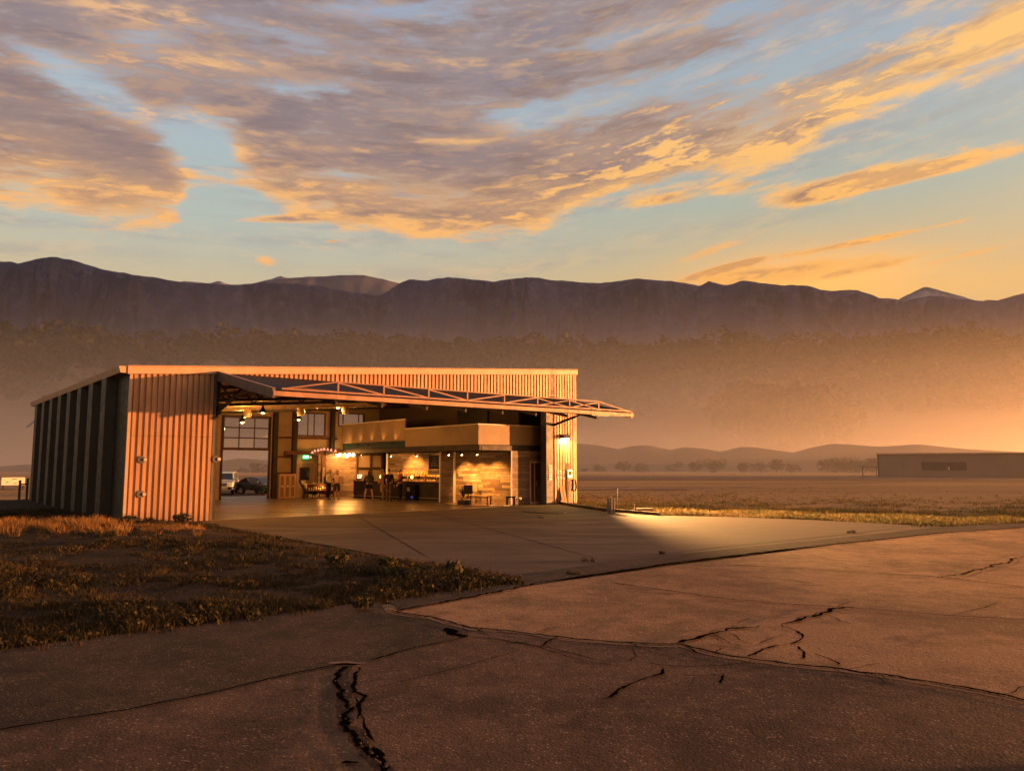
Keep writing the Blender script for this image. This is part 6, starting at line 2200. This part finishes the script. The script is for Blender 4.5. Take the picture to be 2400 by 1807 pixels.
g = np.random.default_rng(31)
M['grass_dark'] = grass_mat('dry_dark_grass', (0.020, 0.019, 0.008), (0.048, 0.034, 0.014), (0.080, 0.054, 0.022), 0.45)
cen, hs_, sp_ = [], [], []
while len(cen) < 14500:
    u = 2.3 - abs(g.normal(0, 1)) * 11 if g.random() < 0.8 else g.uniform(-28, 2.3)
    v = g.uniform(-18.25, 9) if g.random() < 0.75 else -18.45 + abs(g.normal(0, 1.6)) - (0.25 if g.random() < 0.12 else 0)
    if u > 2.32 or u < -30 or (u > -0.45 and v > -0.1):
        continue
    nz_ = mnoise.noise(Vector((u * 0.55, v * 0.55, 3.3))) + 0.5 * mnoise.noise(Vector((u * 1.7, v * 1.7, 9.1)))
    edge_ = max(0, 1 - (v + 18.3) / 1.5) * 0.5 + max(0, 1 - (2.3 - u) / 1.0) * 0.25
    if nz_ + edge_ + g.normal(0, 0.15) < -0.10:
        continue
    q = W(u, v)
    h = (0.07 + 0.11 * max(nz_, 0) + 0.06 * edge_) * g.uniform(0.6, 1.4)
    if u < -0.3 and v > -2:
        h *= 1.6
    cen.append((q[0], q[1], float(soil_h(np.array(u), np.array(v))) - 0.03))
    hs_.append(h)
    sp_.append(0.06 + h * 0.45)
gv1, gf1 = blades(cen, 24, hs_, sp_, 0.0045, 32, 0.85)
pick = [i for i in range(len(cen)) if hs_[i] > 0.125 and g.random() < 0.42]
lv, lf = leaf_cloud([(cen[i][0], cen[i][1], cen[i][2] + hs_[i] * 0.5) for i in pick], [hs_[i] * 0.75 for i in pick], 16, 0.022, 35, 0.7)
gv1, gf1 = np.concatenate([gv1, lv]), np.concatenate([gf1, lf + len(gv1)])
tag(mesh_obj('grass', gv1, gf1, M['grass_dark']), kind='stuff')

# taller straw-coloured grass in front of the wall corner
cen, hs_, sp_ = [], [], []
while len(cen) < 620:
    x = g.uniform(-30, 470)
    y = 1236 + abs(x - 170) * 0.02 + g.normal(0, 7)
    if y < 1224 or (x > 300 and y < 1236) or mnoise.noise(Vector((x * 0.02, y * 0.06, 5.0))) + g.normal(0, 0.2) < -0.12:
        continue
    q = gp(x, y, 0.06)
    cen.append((q[0], q[1], 0.03))
    hs_.append(g.uniform(0.16, 0.36) * (1.0 if x < 300 else 0.6))
    sp_.append(0.13)
gv3, gf3 = blades(cen, 30, hs_, sp_, 0.006, 37, 0.6)
tag(mesh_obj('straw_grass', gv3, gf3, grass_mat('straw_grass_blade', (0.24, 0.125, 0.04), (0.36, 0.19, 0.06), (0.12, 0.065, 0.022), 0.9)), kind='stuff')

# lit verge on the right, thinning out into the field
M['grass_verge'] = grass_mat('yellow_green_grass', (0.12, 0.115, 0.03), (0.24, 0.17, 0.055), (0.36, 0.25, 0.10), 0.6)
cen, hs_, sp_ = [], [], []
vx, vy = [q[0] for q in verge_px] + [2420, 2700], [q[1] for q in verge_px] + [1226, 1212]
while len(cen) < 9000:
    x = g.uniform(1350, 2560)
    yv = np.interp(x, vx, vy)
    y = yv - 1.0 - abs(g.normal(0, 1)) * 16 - (g.random() < 0.25) * g.uniform(0, 45)
    if y < 1140:
        continue
    q = gp(x, y)
    nz_ = mnoise.noise(Vector((q[0] * 0.5, q[1] * 0.5, 1.3)))
    if nz_ + g.normal(0, 0.25) < -0.15:
        continue
    h = (0.10 + 0.10 * max(nz_, 0)) * g.uniform(0.6, 1.4)
    cen.append((q[0], q[1], float(tz(q[0], q[1])) - 0.05))
    hs_.append(h)
    sp_.append(0.16)
gv2, gf2 = blades(cen, 14, hs_, sp_, 0.009, 33, 0.7)
tag(mesh_obj('verge_grass', gv2, gf2, M['grass_verge']), kind='stuff')

M['weed'] = grass_mat('weed_leaf', (0.03, 0.032, 0.012), (0.055, 0.045, 0.018), (0.11, 0.08, 0.03), 3.0)


def weed(x, y, h, spread, n_, label, z=0.0, mt=None, seed=0, group=None, tall=False):
    p = gp(x, y, z)
    g = np.random.default_rng(seed)
    k = max(3, n_ // 14)
    cs = [(g.normal(0, spread * 0.4), g.normal(0, spread * 0.25), 0) for _ in range(k)]
    v, f = blades(cs, 14, [h] * k, [spread * 0.35] * k, 0.006, seed, 0.9)
    lv, lf = leaf_cloud([(c[0], c[1], h * 0.45) for c in cs], [max(h * 0.45, spread * 0.3)] * k, 26, h * 0.08 + 0.008, seed + 1, 0.8)
    lv[:, 2] = np.maximum(lv[:, 2], 0.004)
    o = mesh_obj('weed_clump', np.concatenate([v, lv]), np.concatenate([f, lf + len(v)]), mt or M['weed'])
    o.location = p
    tag(o, label, 'weeds', group)
    return o


for k, (x, y, h, sp, lb) in enumerate([(1382, 1315, 0.10, 0.22, 'dark low weeds in the apron joint near the shadow edge'), (1347, 1345, 0.08, 0.16, 'small weeds where apron meets patched asphalt, nearest the camera'),
                                       (1556, 1297, 0.12, 0.16, 'ragged little weed on the long apron crack'), (1997, 1249, 0.12, 0.16, 'lone weed on the far right of the apron crack'),
                                       (2168, 1234, 0.20, 0.45, 'dark bushy weed at the far right corner of the apron')]):
    weed(x, y, h * 0.65, sp, 44, lb, 0.006, None, 60 + k, 'weeds on the apron')
for k, (x, y, h, sp, lb) in enumerate([(792, 1322, 0.32, 0.25, 'dark bushy weed standing up on the grass edge of the apron'), (905, 1332, 0.26, 0.2, 'spiky weed on the apron edge right of the darkest bush'),
                                       (1062, 1352, 0.34, 0.08, 'tall thin weed at the tip of the grass wedge'), (855, 1424, 0.16, 0.18, 'rounded tuft alone on the asphalt left of the crack start'),
                                       (1010, 1352, 0.22, 0.35, 'low dark bush near the tip of the grass wedge'), (935, 1352, 0.22, 0.4, 'broad dark bush along the apron edge of the grass'),
                                       (430, 1226, 0.42, 0.3, 'dry weeds growing against the foot of the left pier'), (300, 1228, 0.35, 0.3, 'dark weeds at the corner of the hangar')]):
    weed(x, y, h, sp, 90, lb, 0.03, None, 80 + k, 'weeds along the grass edge')
sp_o = empty('potted_shrub', gp(621, 1166, -0.43), 0, 'green shrub in a tub in front of the dark car behind the hangar', 'shrub')
MB().lathe([(0.26, 0), (0.34, 0.3), (0.31, 0.3), (0.28, 0.26)], 16).build('tub', M['steel_red'], sp_o)
v, f = leaf_cloud([(0, 0, 0.62), (0.15, 0.1, 0.5), (-0.18, 0, 0.52)], [0.36, 0.3, 0.3], 160, 0.045, 91)
mesh_obj('foliage', v, f, leaf_mat('shrub_leaf', (0.03, 0.05, 0.015), (0.06, 0.08, 0.025), 4.0), sp_o)

# unseen hangar added out of view at right to shade the near paving
nb = empty('added_shade_hangar', (15.0, 6.6, 0), R(-6), 'unseen tan hangar added at the right to shade the near paving', 'building')
MB().box(0, 26, -16, 0, -0.1, 6.0).build('wall', M['panel'], nb)
MB().prism([(-0.3, 6.004), (26.3, 6.004), (26.3, 6.2), (13, 7.4), (-0.3, 6.2)], lambda a, c, k: (a, k, c), -16.3, 0.3).build('roof', M['roof'], nb)
MB().box(-0.06, -0.004, -12, -4, 0.02, 4.6).build('door', M['trim'], nb)
